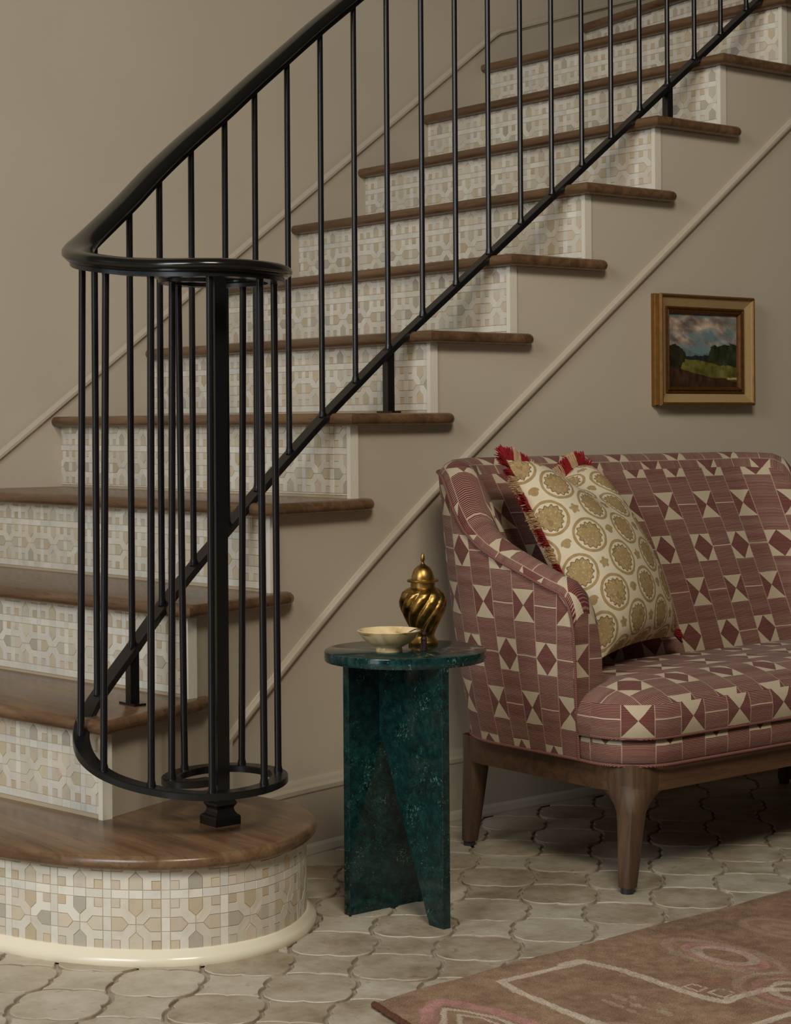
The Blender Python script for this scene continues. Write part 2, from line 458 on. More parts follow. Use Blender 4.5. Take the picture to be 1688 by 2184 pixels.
mb = MB()
for c, sg in rest:
    v, f = TG[sg]; R = np.array([e1, e2])
    mb.add([(c[0]+p[0]*e1[0]+p[1]*e2[0], c[1]+p[0]*e1[1]+p[1]*e2[1], p[2]) for p in v], f)
tag(obj('outer_floor_tiles', mb.mesh('outer_floor_tiles', 40), M_FTILE, floor), kind='stuff')

# back wall beside the stair with its raking skirting
b = MB(); b.box(-2.5, 6.5, WALLY, WALLY+.15, 0, 3.6)
wall_left = tag(obj('wall_left', b.mesh('wall_left'), M_WALL2), 'taupe plaster wall rising behind the stair', None, None, 'structure')
def skz(X): return .836+.755*(X-2.218) if X < 3.955 else .836+.755*(3.955-2.218)+.31*(X-3.955)
xs = [1.12]+[3.955]+[6.0]
b = MB(); poly = [(X, skz(X)) for X in xs]; n = len(poly)
v = [(x, WALLY-.010, 0.0) for x, z in poly]+[(x, WALLY-.010, z) for x, z in poly]+[(x, WALLY, 0) for x, z in poly]+[(x, WALLY, z) for x, z in poly]
f = []
for i in range(n-1): f += [(i, i+1, n+i+1, n+i), (n+i, n+i+1, 3*n+i+1, 3*n+i)]
b.add(v, f)
tag(obj('trim_1', b.mesh('skirting_board'), M_TRIM), 'painted skirting board stepping up the wall behind the stair', None, None, 'structure')
MOULD = [(0, -.011), (.004, -.0105), (.006, -.006), (.013, -.004), (.014, .003), (.009, .009), (.004, .012), (0, .012)]
v, f = sweep(MOULD, [(X, WALLY-.009, skz(X)-.006) for X in (1.12, 2, 3, 3.945)]+[(X, WALLY-.009, skz(X)-.006) for X in (3.965, 4.8, 6.0)])
tag(obj('trim_2', mesh('raking_moulding', v, f), M_TRIM), 'raking wall moulding above the stair skirting', None, None, 'structure')

# curved wall under the stair, stepped along its top
def wall_top(X):
    k = 1
    while k < 12 and X >= BX(k+1)-1e-9: k += 1
    if X < BX(1): return H-T
    return (k+1)*H-T if k < 12 else 3.0
xs = sorted(set([round(1.70+.035*i, 4) for i in range(40)]+[BX(k) for k in range(1, 13)]+[BX(k)-1e-5 for k in range(2, 13)]+[3.1, 6.5]))
xs = [x for x in xs if x >= BX(1)+.004]; xs = [BX(1)+.004]+xs
v = []; f = []
for X in xs:
    n = Vector((1, (S(X+.001)-S(X-.001))/.002, 0)).normalized(); zt = wall_top(X)
    v += [(X, S(X), 0), (X, S(X), zt), (X, S(X)+.05, zt), (X, S(X)+.05, 0)]
for i in range(len(xs)-1):
    a = 4*i; c = a+4
    f += [(a, c, c+1, a+1), (a+1, c+1, c+2, a+2), (a+2, c+2, c+3, a+3)]
f += [(0, 1, 2, 3), tuple(4*(len(xs)-1)+k for k in (3, 2, 1, 0))]
wall_stair = tag(obj('wall_right', mesh('wall_under_stair', v, f, smooth=30), M_WALL), 'smooth taupe curved wall under the open side of the stair', None, None, 'structure')
def along(z, x0, x1, off, n=40): return [(X, S(X)-off, z(X) if callable(z) else z) for X in np.linspace(x0, x1, n)]
BASE = [(0, 0), (.030, 0), (.030, .006), (.024, .018), (.017, .024), (.016, .128), (.018, .132), (.017, .140), (.011, .146), (.008, .152), (.004, .158), (0, .158)]
v, f = sweep(BASE, along(0, 1.99, 6.4, 0, 60)); tag(obj('baseboard_right', mesh('baseboard', v, f), M_TRIM), 'tall painted baseboard with moulded cap along the curved wall', None, None, 'structure')
RAKE = [(0, -.010), (.005, -.0095), (.010, -.005), (.011, 0), (.010, .005), (.005, .0085), (.0035, .011), (0, .012)]
def dz(X): return .267+.745*(X-2.046) if X < 2.4 else .267+.745*.354+.7545*(X-2.4)
v, f = sweep(RAKE, along(dz, 2.046, 6.0, 0, 70)); mb = MB(); mb.add(v, f)
X = 2.050; mb.add(*sweep([(0, -.012), (.012, -.006), (.012, .006), (0, .012)], [(X-.001, S(X), .15), (X, S(X), .272)]) if False else ([(X+s, S(X)-d, z) for z in (.155, .275) for s, d in ((-.013, -.003), (-.006, .011), (.006, .011), (.013, -.003))], [(0, 1, 5, 4), (1, 2, 6, 5), (2, 3, 7, 6), (4, 5, 6, 7)]))
tag(obj('trim_3', mb.mesh('raking_panel_moulding', 40), M_TRIM), 'rounded panel moulding raking up the wall under the stair', None, None, 'structure')

# ================================================================== STAIRCASE
stair = thing('staircase', 'staircase with oak treads and cream mosaic tiled risers', 'staircase', (2.4, 3.7, 0))
# --- mosaic pattern
A_ = .0425; ST = .0150; PER = 2*A_+ST
def cell_pieces():
    a = A_; q = .275*a; sh = .55*a; tp = .30*a; sq = .64*a; out = []
    def rot(p, k):
        for _ in range(k): p = [(-y, x) for x, y in p]
        return p
    for k in range(4):
        out.append(('house', rot([(-a, -q), (-sh, -q), (-tp, 0), (-sh, q), (-a, q)], k)))
        out.append(('square', rot([(-a, -a), (-sq, -a), (-sq, -sq), (-a, -sq)], k)))
        out.append(('field', rot([(-sq, -a), (-q, -a), (-q, -sh), (0, -tp), (0, 0), (-tp, 0), (-sh, -q), (-a, -q), (-a, -sq), (-sq, -sq)], k)))
    e = a+ST
    for u0, u1 in ((-a, -q), (-q, q), (q, a)):
        out.append(('strip', [(u0, a), (u1, a), (u1, e), (u0, e)])); out.append(('strip', [(a, u0), (e, u0), (e, u1), (a, u1)]))
    out.append(('strip', [(a, a), (e, a), (e, e), (a, e)]))
    return out
CELL = cell_pieces()
def clip(poly, x0, x1, y0, y1):
    P = list(poly)
    for ax, lim, sg in ((0, x0, 1), (0, x1, -1), (1, y0, 1), (1, y1, -1)):
        out = []
        for i in range(len(P)):
            p = P[i]; q = P[i-1]; dp = sg*(p[ax]-lim); dq = sg*(q[ax]-lim)
            if (dp >= 0) != (dq >= 0):
                t = dq/(dq-dp); out.append((q[0]+(p[0]-q[0])*t, q[1]+(p[1]-q[1])*t))
            if dp >= 0: out.append(p)
        P = out
        if len(P) < 3: return []
    Q = []
    for p in P:
        if not Q or abs(p[0]-Q[-1][0])+abs(p[1]-Q[-1][1]) > 2e-4: Q.append(p)
    if len(Q) > 2 and abs(Q[0][0]-Q[-1][0])+abs(Q[0][1]-Q[-1][1]) < 2e-4: Q.pop()
    return Q if len(Q) > 2 else []
def parea(P): return abs(sum(P[i-1][0]*P[i][1]-P[i][0]*P[i-1][1] for i in range(len(P))))/2
def tcol(kind, rg):
    if kind == 'field': c = rg.choice([(226, 218, 200), (222, 214, 196), (230, 223, 208), (220, 210, 190), (224, 217, 202)])
    elif kind == 'strip': c = rg.choice([(230, 224, 210), (226, 220, 204), (232, 226, 210), (222, 218, 206)])
    elif kind == 'house': c = rg.choice([(212, 198, 170), (208, 192, 164), (214, 203, 180), (204, 190, 166), (192, 184, 166), (184, 176, 160), (214, 198, 176), (204, 188, 156), (208, 198, 178), (216, 204, 184)])
    else: c = rg.choice([(212, 198, 172), (206, 189, 160), (214, 199, 180), (210, 199, 180), (202, 185, 156)])
    d = rg.uniform(-7, 7); return lin(tuple(min(250, max(0, x+d)) for x in c))
PIECES = []           # (area in picture, riser index, verts, faces, colour)
def lay(riser, W, z0, z1, uoff, voff, place, seed):
    rg = random.Random(seed)
    nu = int(W/PER)+2; nv = int((z1-z0)/PER)+2
    for i in range(-1, nu):
        for j in range(-1, nv):
            for kind, poly in CELL:
                cu = uoff+i*PER; cv = z0+voff+j*PER
                col = tcol(kind, rg)
                P = clip([(cu+x, cv+y) for x, y in poly], 0, W, z0, z1)
                if not P or parea(P) < 6e-6: continue
                I = inset(P, .00045); J = inset(P, .0008); n = len(P); dp = rg.uniform(.0008, .0014)
                v = [place(u, z, 0.0) for u, z in I]+[place(u, z, dp) for u, z in J]
                f = [(k, (k+1) % n, n+(k+1) % n, n+k) for k in range(n)]+[tuple(range(n, 2*n))]
                q = np.array(v[n:]); px, py = proj(q)
                m_ = q.mean(0); mx, my = proj(m_)
                vis = parea(list(zip(px, py))) if (-5 < mx < 1693 and -5 < my < 2190) else 0
                PIECES.append((vis, riser, v, f, col))
# riser boards; each is a part and the tiles on it are its pieces
RIS = {}
OUT = .012
def norms(P):
    t = np.gradient(P, axis=0); t /= np.linalg.norm(t, axis=1)[:, None]
    return np.stack([t[:, 1], -t[:, 0]], 1)          # right of travel
N1 = norms(PATH1)
cen = np.array([1.85, 3.0])
if np.dot(N1[90], PATH1[90]-cen) < 0: N1 = -N1
TILEP = PATH1-N1*.008          # tile face line of the first riser
d1 = np.r_[0, np.cumsum(np.linalg.norm(np.diff(TILEP, axis=0), axis=1))]
def on_first(u, off):
    p = np.array([np.interp(u, d1, TILEP[:, k]) for k in (0, 1)]); n = np.array([np.interp(u, d1, N1[:, k]) for k in (0, 1)])
    return p+n*off
n = len(TILEP); v = []; f = []
for p, q in zip(TILEP, TILEP-N1*.02): v += [(p[0], p[1], 0), (p[0], p[1], H-.02), (q[0], q[1], H-.02), (q[0], q[1], 0)]
for i in range(n-1):
    a = 4*i; c = a+4; f += [(a, c, c+1, a+1), (a+2, c+2, c+3, a+3)]
RIS[0] = obj('riser', mesh('riser', v, f, smooth=40), M_GROUT, stair)
W0 = d1[-1]-.01
# phase so that a joint between cells falls where the photograph shows one
u_ref = d1[np.argmin([abs(proj(np.array([p[0], p[1], .09]))[0]-341)+(0 if p[1] < 3.0 else 1e4) for p in TILEP])]
lay(0, W0, .0255, H-.024, (u_ref % PER)-PER/2+ST/2, A_, lambda u, z, d: tuple(on_first(u, d))+(z,), 11)
pl = [(.0, 0), (.017, 0), (.019, .005), (.018, .012), (.014, .017), (.009, .021), (.006, .025), (.003, .027), (0, .027)]
v, f = sweep([(s, u) for s, u in pl], [(p[0], p[1], 0) for p in TILEP])
if np.mean([np.dot(np.array(v[i*9+2][:2])-TILEP[i], N1[i]) for i in range(n)]) < 0: v, f = sweep([(-s, u) for s, u in pl], [(p[0], p[1], 0) for p in TILEP])
tag(obj('plinth_moulding', mesh('plinth_moulding', v, f, smooth=50), M_PLINTH, stair), 'glossy cream moulding round the foot of the first riser')
for k in range(1, 13):
    bx, by = BX(k), S(BX(k)); wx, wy = riserx(k, WALLY), WALLY
    dv = np.array([wx-bx, wy-by]); L = np.linalg.norm(dv); dv /= L; nn = np.array([-dv[1], dv[0]])
    if nn[0] > 0: nn = -nn
    z0, z1 = k*H, (k+1)*H-T
    bd = MB(); A = np.array([bx, by])+dv*.002; B_ = np.array([wx, wy])
    pts = [A, B_, B_-nn*.02, A-nn*.02]
    bd.add([(p[0], p[1], z) for z in (z0-T, z1) for p in pts], [(0, 1, 5, 4), (1, 2, 6, 5), (2, 3, 7, 6), (3, 0, 4, 7), (4, 5, 6, 7)])
    RIS[k] = obj('riser', bd.mesh('riser'), M_GROUT, stair)
    # corner strip at the open side
    bb = MB(); Pa = np.array([bx, by])
    pts = [Pa+nn*.004-dv*.002, Pa+nn*.004+dv*.0105, Pa-nn*.018+dv*.0105, Pa-nn*.018-dv*.002]
    bb.add([(p[0], p[1], z) for z in (z0, z1) for p in pts], [(0, 1, 5, 4), (1, 2, 6, 5), (2, 3, 7, 6), (3, 0, 4, 7), (4, 5, 6, 7)])
    obj('corner_strip', bb.mesh('corner_strip'), M_BEAD, stair)
    pa = Pa+dv*.0112; Wk = L-.0112
    def place(u, z, d, pa=pa, dv=dv, nn=nn): q = pa+dv*u+nn*d; return (q[0], q[1], z)
    rr = random.Random(k)
    lay(k, Wk, z0+(.006 if k > 1 else .008), z1, .02+rr.uniform(-.03, .03), (ST+A_) if k not in (4,) else A_+.004, place, 100+k)
PIECES.sort(key=lambda q: -q[0])
for vis, k, v, f, c in PIECES[:300]:
    o = obj('mosaic_tile', mesh('mosaic_tile', v, f, col=[c]*len(f)), M_TILE, RIS[k])
mb = MB()
for vis, k, v, f, c in PIECES[300:]: mb.add(v, f, c)
tag(obj('mosaic_field', mb.mesh('mosaic_field'), M_TILE, stair), kind='stuff')

# --- treads: rounded nosing along front and open side
def nosed(path, back, z, t, name, mat, mitre=True, nstep=7):
    P = np.array(path, float); n = len(P)
    tg = np.diff(P, axis=0); tg /= np.linalg.norm(tg, axis=1)[:, None]
    nr = np.stack([tg[:, 1], -tg[:, 0]], 1)
    vn = np.vstack([nr[0], *[((nr[i]+nr[i+1])/max(.35, 1+np.dot(nr[i], nr[i+1])))[None] for i in range(n-2)], nr[-1]])
    c = np.vstack([P, np.array(back)]).mean(0)
    i0 = n//3
    if np.dot(vn[i0], P[i0]-c) < 0: vn = -vn
    r = t/2; v = []; f = []
    rings = [(r*math.cos(a)-r, z-r+r*math.sin(a)) for a in np.linspace(math.pi/2, -math.pi/2, nstep)]
    for off, zz in rings:
        Q = P+vn*off; v += [(q[0], q[1], zz) for q in Q]
    for j in range(nstep-1):
        for i in range(n-1): f.append((j*n+i, (j+1)*n+i, (j+1)*n+i+1, j*n+i+1))
    bt = len(v); v += [(q[0], q[1], z) for q in back]; bb = len(v); v += [(q[0], q[1], z-t) for q in back]
    nb = len(back)
    f.append(tuple(range(n))+tuple(range(bt, bt+nb))); f.append((tuple(range((nstep-1)*n, nstep*n))+tuple(range(bb, bb+nb)))[::-1])
    for i in range(nb-1): f.append((bt+i, bb+i, bb+i+1, bt+i+1))
    me = mesh(name, v, f, smooth=50)
    return obj('tread', me, mat, stair)
P1 = np.vstack([PATH1+N1*OUT])
nosed(P1, [(BX(1)+.30, S(2.0)+.01), (riserx(1, WALLY)+.02, WALLY)], H, .025, 'tread', M_TREAD1)
OV = .030; OVS = .036
for k in range(2, 14):
    # front line: ahead of riser k-1; side line outside the curved wall; return runs past riser k
    r0 = k-1
    fx = lambda Y: riserx(min(r0, 12), Y)-OV
    if k == 13: fx = lambda Y: riserx(12, Y)+.24
    sx = BX(r0) if k < 13 else BX(12)+.27
    ysd = lambda X: S(X)-OVS
    cor_x = sx-OV+ (TILT.get(r0, 0))*OVS
    cx_ = cor_x; cy_ = ysd(cx_)
    xe = (BX(k) if k < 13 else sx+.25)+.058
    path = [(fx(WALLY), WALLY), (fx(3.9), 3.9), (fx(3.5), 3.5), (cx_, cy_)]
    for X in np.linspace(cx_+.03, xe-.03, 7): path.append((X, ysd(X)))
    for a in np.linspace(20, 90, 6):
        path.append((xe-.03+.03*math.sin(math.radians(a)), S(xe)-OVS+OVS*(1-math.cos(math.radians(a)))-.0005))
    bk = BX(k) if k < 13 else sx+.25
    back = [(bk+.02, S(bk)+.012), ((riserx(k, WALLY) if k < 12 else BX(12)+.9)+.02, WALLY)]
    nosed(path, back, k*H, T, 'tread', M_TREAD)

# ================================================================== RAILING
rail = thing('stair_railing', 'black iron stair railing curling into a volute round the newel on the first tread', 'railing', (1.838, 2.797, H))
RP = [(5.2, 3.262, 3.03)]
z_at = lambda X: 1.226+.7544*(X-2.806)
for X in (4.8, 4.4, 4.0, 3.6, 3.2, 2.806): RP.append((X, 3.262, z_at(X)))
RP = [(X, Y, z_at(X)) for X, Y, _ in RP]
RP += [(2.703, 3.260, 1.150), (2.597, 3.254, 1.073), (2.495, 3.243, .997), (2.392, 3.228, .921), (2.290, 3.209, .843), (2.191, 3.187, .768), (2.100, 3.163, .698),
       (1.999, 3.132, .626), (1.905, 3.100, .555), (1.818, 3.067, .484), (1.718, 3.025, .407)]
VOL = [(1.672, 2.994, .369), (1.645, 2.957, .345), (1.632, 2.917, .322), (1.632, 2.886, .308), (1.640, 2.858, .295), (1.659, 2.826, .283), (1.682, 2.783, .275),
       (1.711, 2.731, .270), (1.756, 2.690, .268), (1.814, 2.680, .268), (1.872, 2.697, .268), (1.926, 2.737, .268), (1.957, 2.787, .268), (1.959, 2.838, .268),
       (1.942, 2.880, .268), (1.910, 2.906, .268), (1.869, 2.914, .268), (1.823, 2.904, .268), (1.780, 2.874, .268), (1.762, 2.838, .268), (1.777, 2.811, .268), (1.803, 2.803, .268), (1.824, 2.806, .268)]
FULL = crom(RP[5:]+VOL, 420); FULL = smooth_path(FULL, 6)
FULL = np.vstack([np.array(RP[:5]), FULL[1:]])
def bar(w_, t_): return [(-w_/2, -t_), (w_/2, -t_), (w_/2, -.0015), (w_/2-.0015, 0), (-w_/2+.0015, 0), (-w_/2, -.0015)]
v, f = sweep(bar(.030, .0125), FULL); obj('bottom_rail', mesh('bottom_rail', v, f, smooth=40), M_IRON, rail)
TOPZ = {0: 1.205}
ztv = [1.208, 1.192, 1.181, 1.175, 1.170, 1.165, 1.161]+[1.158]*(len(VOL)-7)
RT = [(x, y, z+.826) for x, y, z in RP]; RT[-1] = (RP[-1][0], RP[-1][1], 1.236)
HT = crom(RT[5:]+[(x, y, zt) for (x, y, z), zt in zip(VOL, ztv)], 420); HT = smooth_path(HT, 8)
HT = np.vstack([np.array(RT[:5]), HT[1:]])
v, f = sweep([(-.015, 0), (.015, 0), (.015, .009), (-.015, .009)], HT); obj('rail_strap', mesh('rail_strap', v, f, smooth=40), M_IRON, rail)
HP = [(-.018, .008), (.018, .008), (.0215, .0095), (.0220, .0125), (.0250, .0130), (.0285, .0160), (.0295, .0195), (.0285, .0235), (.025, .0275), (.018, .0305), (.009, .0320), (0, .0324)]
HP = HP+[(-x, y) for x, y in HP[2:-1]][::-1]
# close the volute cap slightly before the strap end so the wood scroll stays open
v, f = sweep(HP, HT[:-6]); obj('handrail', mesh('handrail', v, f, smooth=50), M_RAIL, rail)
def top_at(x, y):
    i = np.argmin((HT[:, 0]-x)**2+(HT[:, 1]-y)**2); return HT[i, 2]
def baluster(p, zt=None, topx=None):
    x, y, z = p; zt = zt if zt else top_at(x, y)+.004
    dx = dy = 0.0
    if topx is not None:
        qx, qy = proj(np.array([x, y, zt])); F = x*math.sin(PHI)+y*math.cos(PHI)
        k = (topx-(qx+ROLL*(qy-1092)))*F/FPX; dx, dy = k*math.cos(PHI), -k*math.sin(PHI)
    v, f = tube([(x, y, z-.004), (x, y, z+.004), (x, y, z+.010), (x+dx, y+dy, zt-.008), (x+dx, y+dy, zt)], [.0085, .0078, .0064, .0064, .0075], 12)
    obj('baluster', mesh('baluster', v, f, smooth=60), M_IRON, rail)
for x, y, z in RP[6:]:
    baluster((x, y, z), z+.830 if x > 1.75 else None)
for i in range(1, 19):
    X = 2.806+.1028*i; baluster((X, 3.262, z_at(X)), z_at(X)+.830)
def near(px, py):
    # point of the volute seen at a pixel
    qx, qy = proj(FULL); k = np.argmin((qx+ROLL*(qy-1092)-px)**2+(qy-ROLL*(qx-844)-py)**2); return k
for px, py, tx in ((172, 1562, 174), (219, 1640, 224), (324, 1678, 320), (454, 1690, 446), (564, 1671, 553), (592, 1645, 583), (513, 1629, 517), (395, 1640, 379), (368, 1658, 366)):
    k = near(px, py); x, y, z = FULL[k]; baluster((x, y, z), None, tx)
# newel post with moulded foot
nx, ny = 1.838, 2.797
mb = MB(); mb.box(nx-.0125, nx+.0125, ny-.0125, ny+.0125, H+.04, 1.168); obj('newel_post', mb.mesh('newel_post'), M_IRON, rail)
prof = [(.0265, 0), (.0265, .014), (.025, .0165), (.0215, .019), (.0185, .024), (.0175, .029), (.019, .033), (.0215, .036), (.0215, .040), (.0195, .043), (.0165, .045), (.014, .049), (.0125, .052)]
v = []; f = []
for r, z in prof: v += [(nx+sx*r, ny+sy*r, H+z) for sx, sy in ((-1, -1), (1, -1), (1, 1), (-1, 1))]
for j in range(len(prof)-1):
    for i in range(4): i2 = (i+1) % 4; f.append((j*4+i, j*4+i2, (j+1)*4+i2, (j+1)*4+i))
f.append((3, 2, 1, 0)); obj('newel_base', mesh('newel_base', v, f), M_IRON, rail)
for X, Y, zt, k in ((1.818, 3.067, .480, 2), (2.597, 3.254, 1.068, 5), (3.526, 3.262, z_at(3.526)-.004, 9)):
    mb = MB(); r = .0095
    mb.box(X-r, X+r, Y-r, Y+r, k*H+.003, zt); obj('support_post', mb.mesh('support_post'), M_IRON, rail)
    mb = MB(); mb.box(X-.013, X+.013, Y-.028, Y+.028, k*H+.0002, k*H+.0045); obj('foot_plate', mb.mesh('foot_plate'), M_IRON, rail)

# ================================================================== SOFA
XL, XR, YF = 2.535, 3.685, 2.452
XC = (XL+XR)/2
sofa = thing('settee', 'curved settee in maroon and cream woven geometric fabric on walnut legs', 'sofa', (XC, 2.75, 0))
def spath(x0, y0, y1, cx, yb, na=16, nc=18, nb=14):
    L = [(x0, y) for y in np.r_[y0, y0+.004, y0+.011, y0+.02, np.linspace(y0+.035, y1, na-4)]]
    L += [(cx-(cx-x0)*math.cos(a), y1+(yb-y1)*math.sin(a)) for a in np.linspace(0, math.pi/2, nc+1)[1:]]
    L += [(x, yb) for x in np.linspace(cx, XC, nb+1)[1:]]
    L = np.array(L); M = L[:-1][::-1].copy(); M[:, 0] = 2*XC-M[:, 0]
    return np.vstack([L, M])
OB = spath(2.548, 2.605, 2.84, 2.71, 3.035); OT = spath(2.535, 2.602, 2.925, 2.70, 3.125)
IT = spath(2.606, 2.605, 2.89, 2.715, 3.045); IB = spath(2.612, 2.605, 2.74, 2.73, 2.845)
zpY = [2.602, 2.606, 2.613, 2.622, 2.637, 2.70, 2.83, 2.885, 2.925, 2.955, 2.985, 3.01, 3.04, 3.125]
zpZ = [.500, .519, .538, .551, .563, .580, .622, .645, .675, .709, .754, .781, .793, .797]
zt = np.interp(OT[:, 1], zpY, zpZ)
NS = len(OT); arc = np.r_[0, np.cumsum(np.linalg.norm(np.diff(OT, axis=0), axis=1))]
rows = []
ZB = .244
for j, t in enumerate(np.linspace(0, 1, 8)):
    bul = .008*math.sin(math.pi*t)
    Q = OB*(1-t)+OT*t; nrm = OT-np.array([XC, 2.75]); nrm /= np.linalg.norm(nrm, axis=1)[:, None]
    rows.append((np.column_stack([Q+nrm*bul, ZB+(zt-ZB)*t]), None))
nout = len(rows)
for t in np.linspace(0, 1, 7)[1:]:
    Q = OT*(1-t)+IT*t; rows.append((np.column_stack([Q, zt+.030*math.sin(math.pi*t)**.75-.008*t*t]), None))
ntop = len(rows)
for t in np.linspace(0, 1, 9)[1:]:
    Q = IT*(1-t)+IB*t; nrm = np.array([XC, 2.45])-OT; nrm /= np.linalg.norm(nrm, axis=1)[:, None]
    bl = .022*math.sin(math.pi*min(1, t*1.0))
    z = (zt-.008)*(1-t)+.36*t
    rows.append((np.column_stack([Q+nrm*bl*np.clip((zt[:, None]-.5)/.3, .25, 1), z]), None))
V = np.vstack([r[0] for r in rows]); nr_ = len(rows)
IM = (IT+IB)/2; arcI = np.r_[0, np.cumsum(np.linalg.norm(np.diff(IM, axis=0), axis=1))]; arcI = arcI-arcI[NS//2]+XC
cum = [np.zeros(NS)]
for j in range(1, nr_): cum.append(cum[-1]+np.linalg.norm(rows[j][0]-rows[j-1][0], axis=1))
f = []; uv = []
for j in range(nr_-1):
    for i in range(NS-1):
        q = [(j, i), (j, i+1), (j+1, i+1), (j+1, i)]; f.append(tuple(a*NS+b_ for a, b_ in q))
        if j+1 < nout: uv.append([(arc[b_], V[a*NS+b_][2]) for a, b_ in q])
        elif j+1 < ntop: uv.append([(cum[a][b_]-cum[nout-1][b_]+.03, arc[b_]) for a, b_ in q])
        else: uv.append([(arcI[b_], V[a*NS+b_][2]*1.05) for a, b_ in q])
for i in (0, NS-1):       # arm fronts
    c = [j*NS+i for j in range(nr_)]; c = c if i else c[::-1]
    f.append(tuple(c)); uv.append([(V[k][0]+.015, V[k][2]+.1) for k in c])
obj('arm_and_back', mesh('arm_and_back', V, f, uv, smooth=60), M_FAB, sofa)
def rrect(x0, x1, y0, y1, rf, rb, n=8):
    out = []
    for cx, cy, r, a0 in ((x0+rf, y0+rf, rf, 180), (x1-rf, y0+rf, rf, 270), (x1-rb, y1-rb, rb, 0), (x0+rb, y1-rb, rb, 90)):
        for k in range(n+1): a = math.radians(a0+90*k/n); out.append((cx+r*math.cos(a), cy+r*math.sin(a)))
    # denser front edge
    P = np.array(out); i = n
    fr = np.linspace(P[n], P[n+1], 14)[1:-1]
    return np.vstack([P[:n+1], fr, P[n+1:]])
# seat cushion: full width ahead of the arms, narrower between them
def seat_outline(o, rf, rb):
    x0, x1, y0 = 2.540+o, 3.680-o, YF+o; n = 8; rf = min(rf, 2.588-y0); out = []
    for k in range(n+1): a = math.radians(180+90*k/n); out.append((x0+rf+rf*math.cos(a), y0+rf+rf*math.sin(a)))
    for t in np.linspace(0, 1, 14)[1:-1]: out.append((x0+rf+(x1-x0-2*rf)*t, y0))
    for k in range(n+1): a = math.radians(270+90*k/n); out.append((x1-rf+rf*math.cos(a), y0+rf+rf*math.sin(a)))
    out += [(x1, 2.594), (3.618-o*.4, 2.597)]
    for cx, cy, a0 in ((3.618-o*.4-rb, 2.875-o-rb, 0), (2.602+o*.4+rb, 2.875-o-rb, 90)):
        for k in range(n+1): a = math.radians(a0+90*k/n); out.append((cx+rb*math.cos(a), cy+rb*math.sin(a)))
    return np.array(out+[(2.602+o*.4, 2.597), (x0, 2.594)])
rings = [(0, .292), (-.004, .305), (-.006, .325), (-.003, .343), (.006, .358), (.020, .370), (.040, .379), (.060, .385), (.080, .390), (.104, .395)]
V = []; R0 = seat_outline(0, .11, .05); npn = len(R0)
per = np.r_[0, np.cumsum(np.linalg.norm(np.diff(np.vstack([R0, R0[:1]]), axis=0), axis=1))]
RR = []
for o_, z in rings:
    RR.append(seat_outline(max(-.006, min(o_, .105)), .11-max(0, o_)*.3, max(.01, .05-max(0, o_)*.2)))
f = []; uv = []
for j, (o_, z) in enumerate(rings): V += [(p[0], p[1], z) for p in RR[j]]
V = np.array(V)
for j in range(len(rings)-1):
    for i in range(npn):
        i2 = (i+1) % npn; q = [(j, i), (j, i2), (j+1, i2), (j+1, i)]; f.append(tuple(a*npn+b_ for a, b_ in q))
        if j < 4:
            pe = lambda i_, w_: per[i_+1] if (w_ and i_+1 == npn and False) else per[i_]
            us = [per[i], per[i+1], per[i+1], per[i]]
            uv.append([(us[k]+2.46, V[q[k][0]*npn+q[k][1]][2]) for k in range(4)])
        else: uv.append([(V[a*npn+b_][0], V[a*npn+b_][1]-YF+.343) for a, b_ in q])
c = [(len(rings)-1)*npn+i for i in range(npn)]; f.append(tuple(c)); uv.append([(V[k][0], V[k][1]-YF+.343) for k in c])
obj('seat_cushion', mesh('seat_cushion', V, f, uv, smooth=60), M_FAB, sofa)
# upholstered border under the cushion
B0 = rrect(2.543, 3.677, YF+.006, 2.618, .11, .012)
V = []; f = []; uv = []; np2 = len(B0)
pb = np.r_[0, np.cumsum(np.linalg.norm(np.diff(np.vstack([B0, B0[:1]]), axis=0), axis=1))]
lv = [(.004, .240), (0, .246), (-.004, .27), (0, .290), (.01, .294)]
for o_, z in lv:
    Q = rrect(2.543+o_+.008, 3.677-o_-.008, YF+.006+o_, 2.618-o_*.2, .11, .012); V += [(p[0], p[1], z) for p in Q]
for j in range(len(lv)-1):
    for i in range(np2):
        i2 = (i+1) % np2; f.append((j*np2+i, j*np2+i2, (j+1)*np2+i2, (j+1)*np2+i))
        uv.append([(pb[i]+.05, lv[j][1]+.12), (pb[i+1]+.05, lv[j][1]+.12), (pb[i+1]+.05, lv[j+1][1]+.12), (pb[i]+.05, lv[j+1][1]+.12)])
f.append(tuple(range(np2))[::-1]); uv.append([(V[k][0], V[k][1]) for k in range(np2)][::-1])
obj('seat_border', mesh('seat_border', V, f, uv, smooth=60), M_FAB, sofa)
def pipe(pts, r=.0030): v, f = tube(pts, r, 8); return obj('piping', mesh('piping', v, f, smooth=80), M_PIPE, sofa)
Q = rrect(2.546, 3.674, YF+.003, 2.62, .11, .012); Q = [p for p in Q if p[1] < 2.60]
K = [p for p in OB]
pipe([(p[0]-(.002 if p[0] < XC else -.002), p[1], .242) for p in K[::-1]][1:-1]+[(p[0], p[1], .241) for p in Q]+[(K[-1][0]+.002, K[-1][1]+.01, .242)], .0032)
Q = R0; k0 = [i for i in range(npn) if Q[i][1] < 2.62]; pipe([(Q[i][0], Q[i][1], .294) for i in k0], .0028)
pp = [(OB[0][0]+(OT[0][0]-OB[0][0])*t-.003, 2.600, ZB+(zt[0]-ZB)*t) for t in np.linspace(0, .97, 9)]
pp += [(OT[i][0]-(.003 if OT[i][0] < XC else -.003), OT[i][1], zt[i]+.002) for i in range(NS)]
pp += [(2*XC-p[0], p[1], p[2]) for p in pp[:9][::-1]]
pipe(pp, .0030)
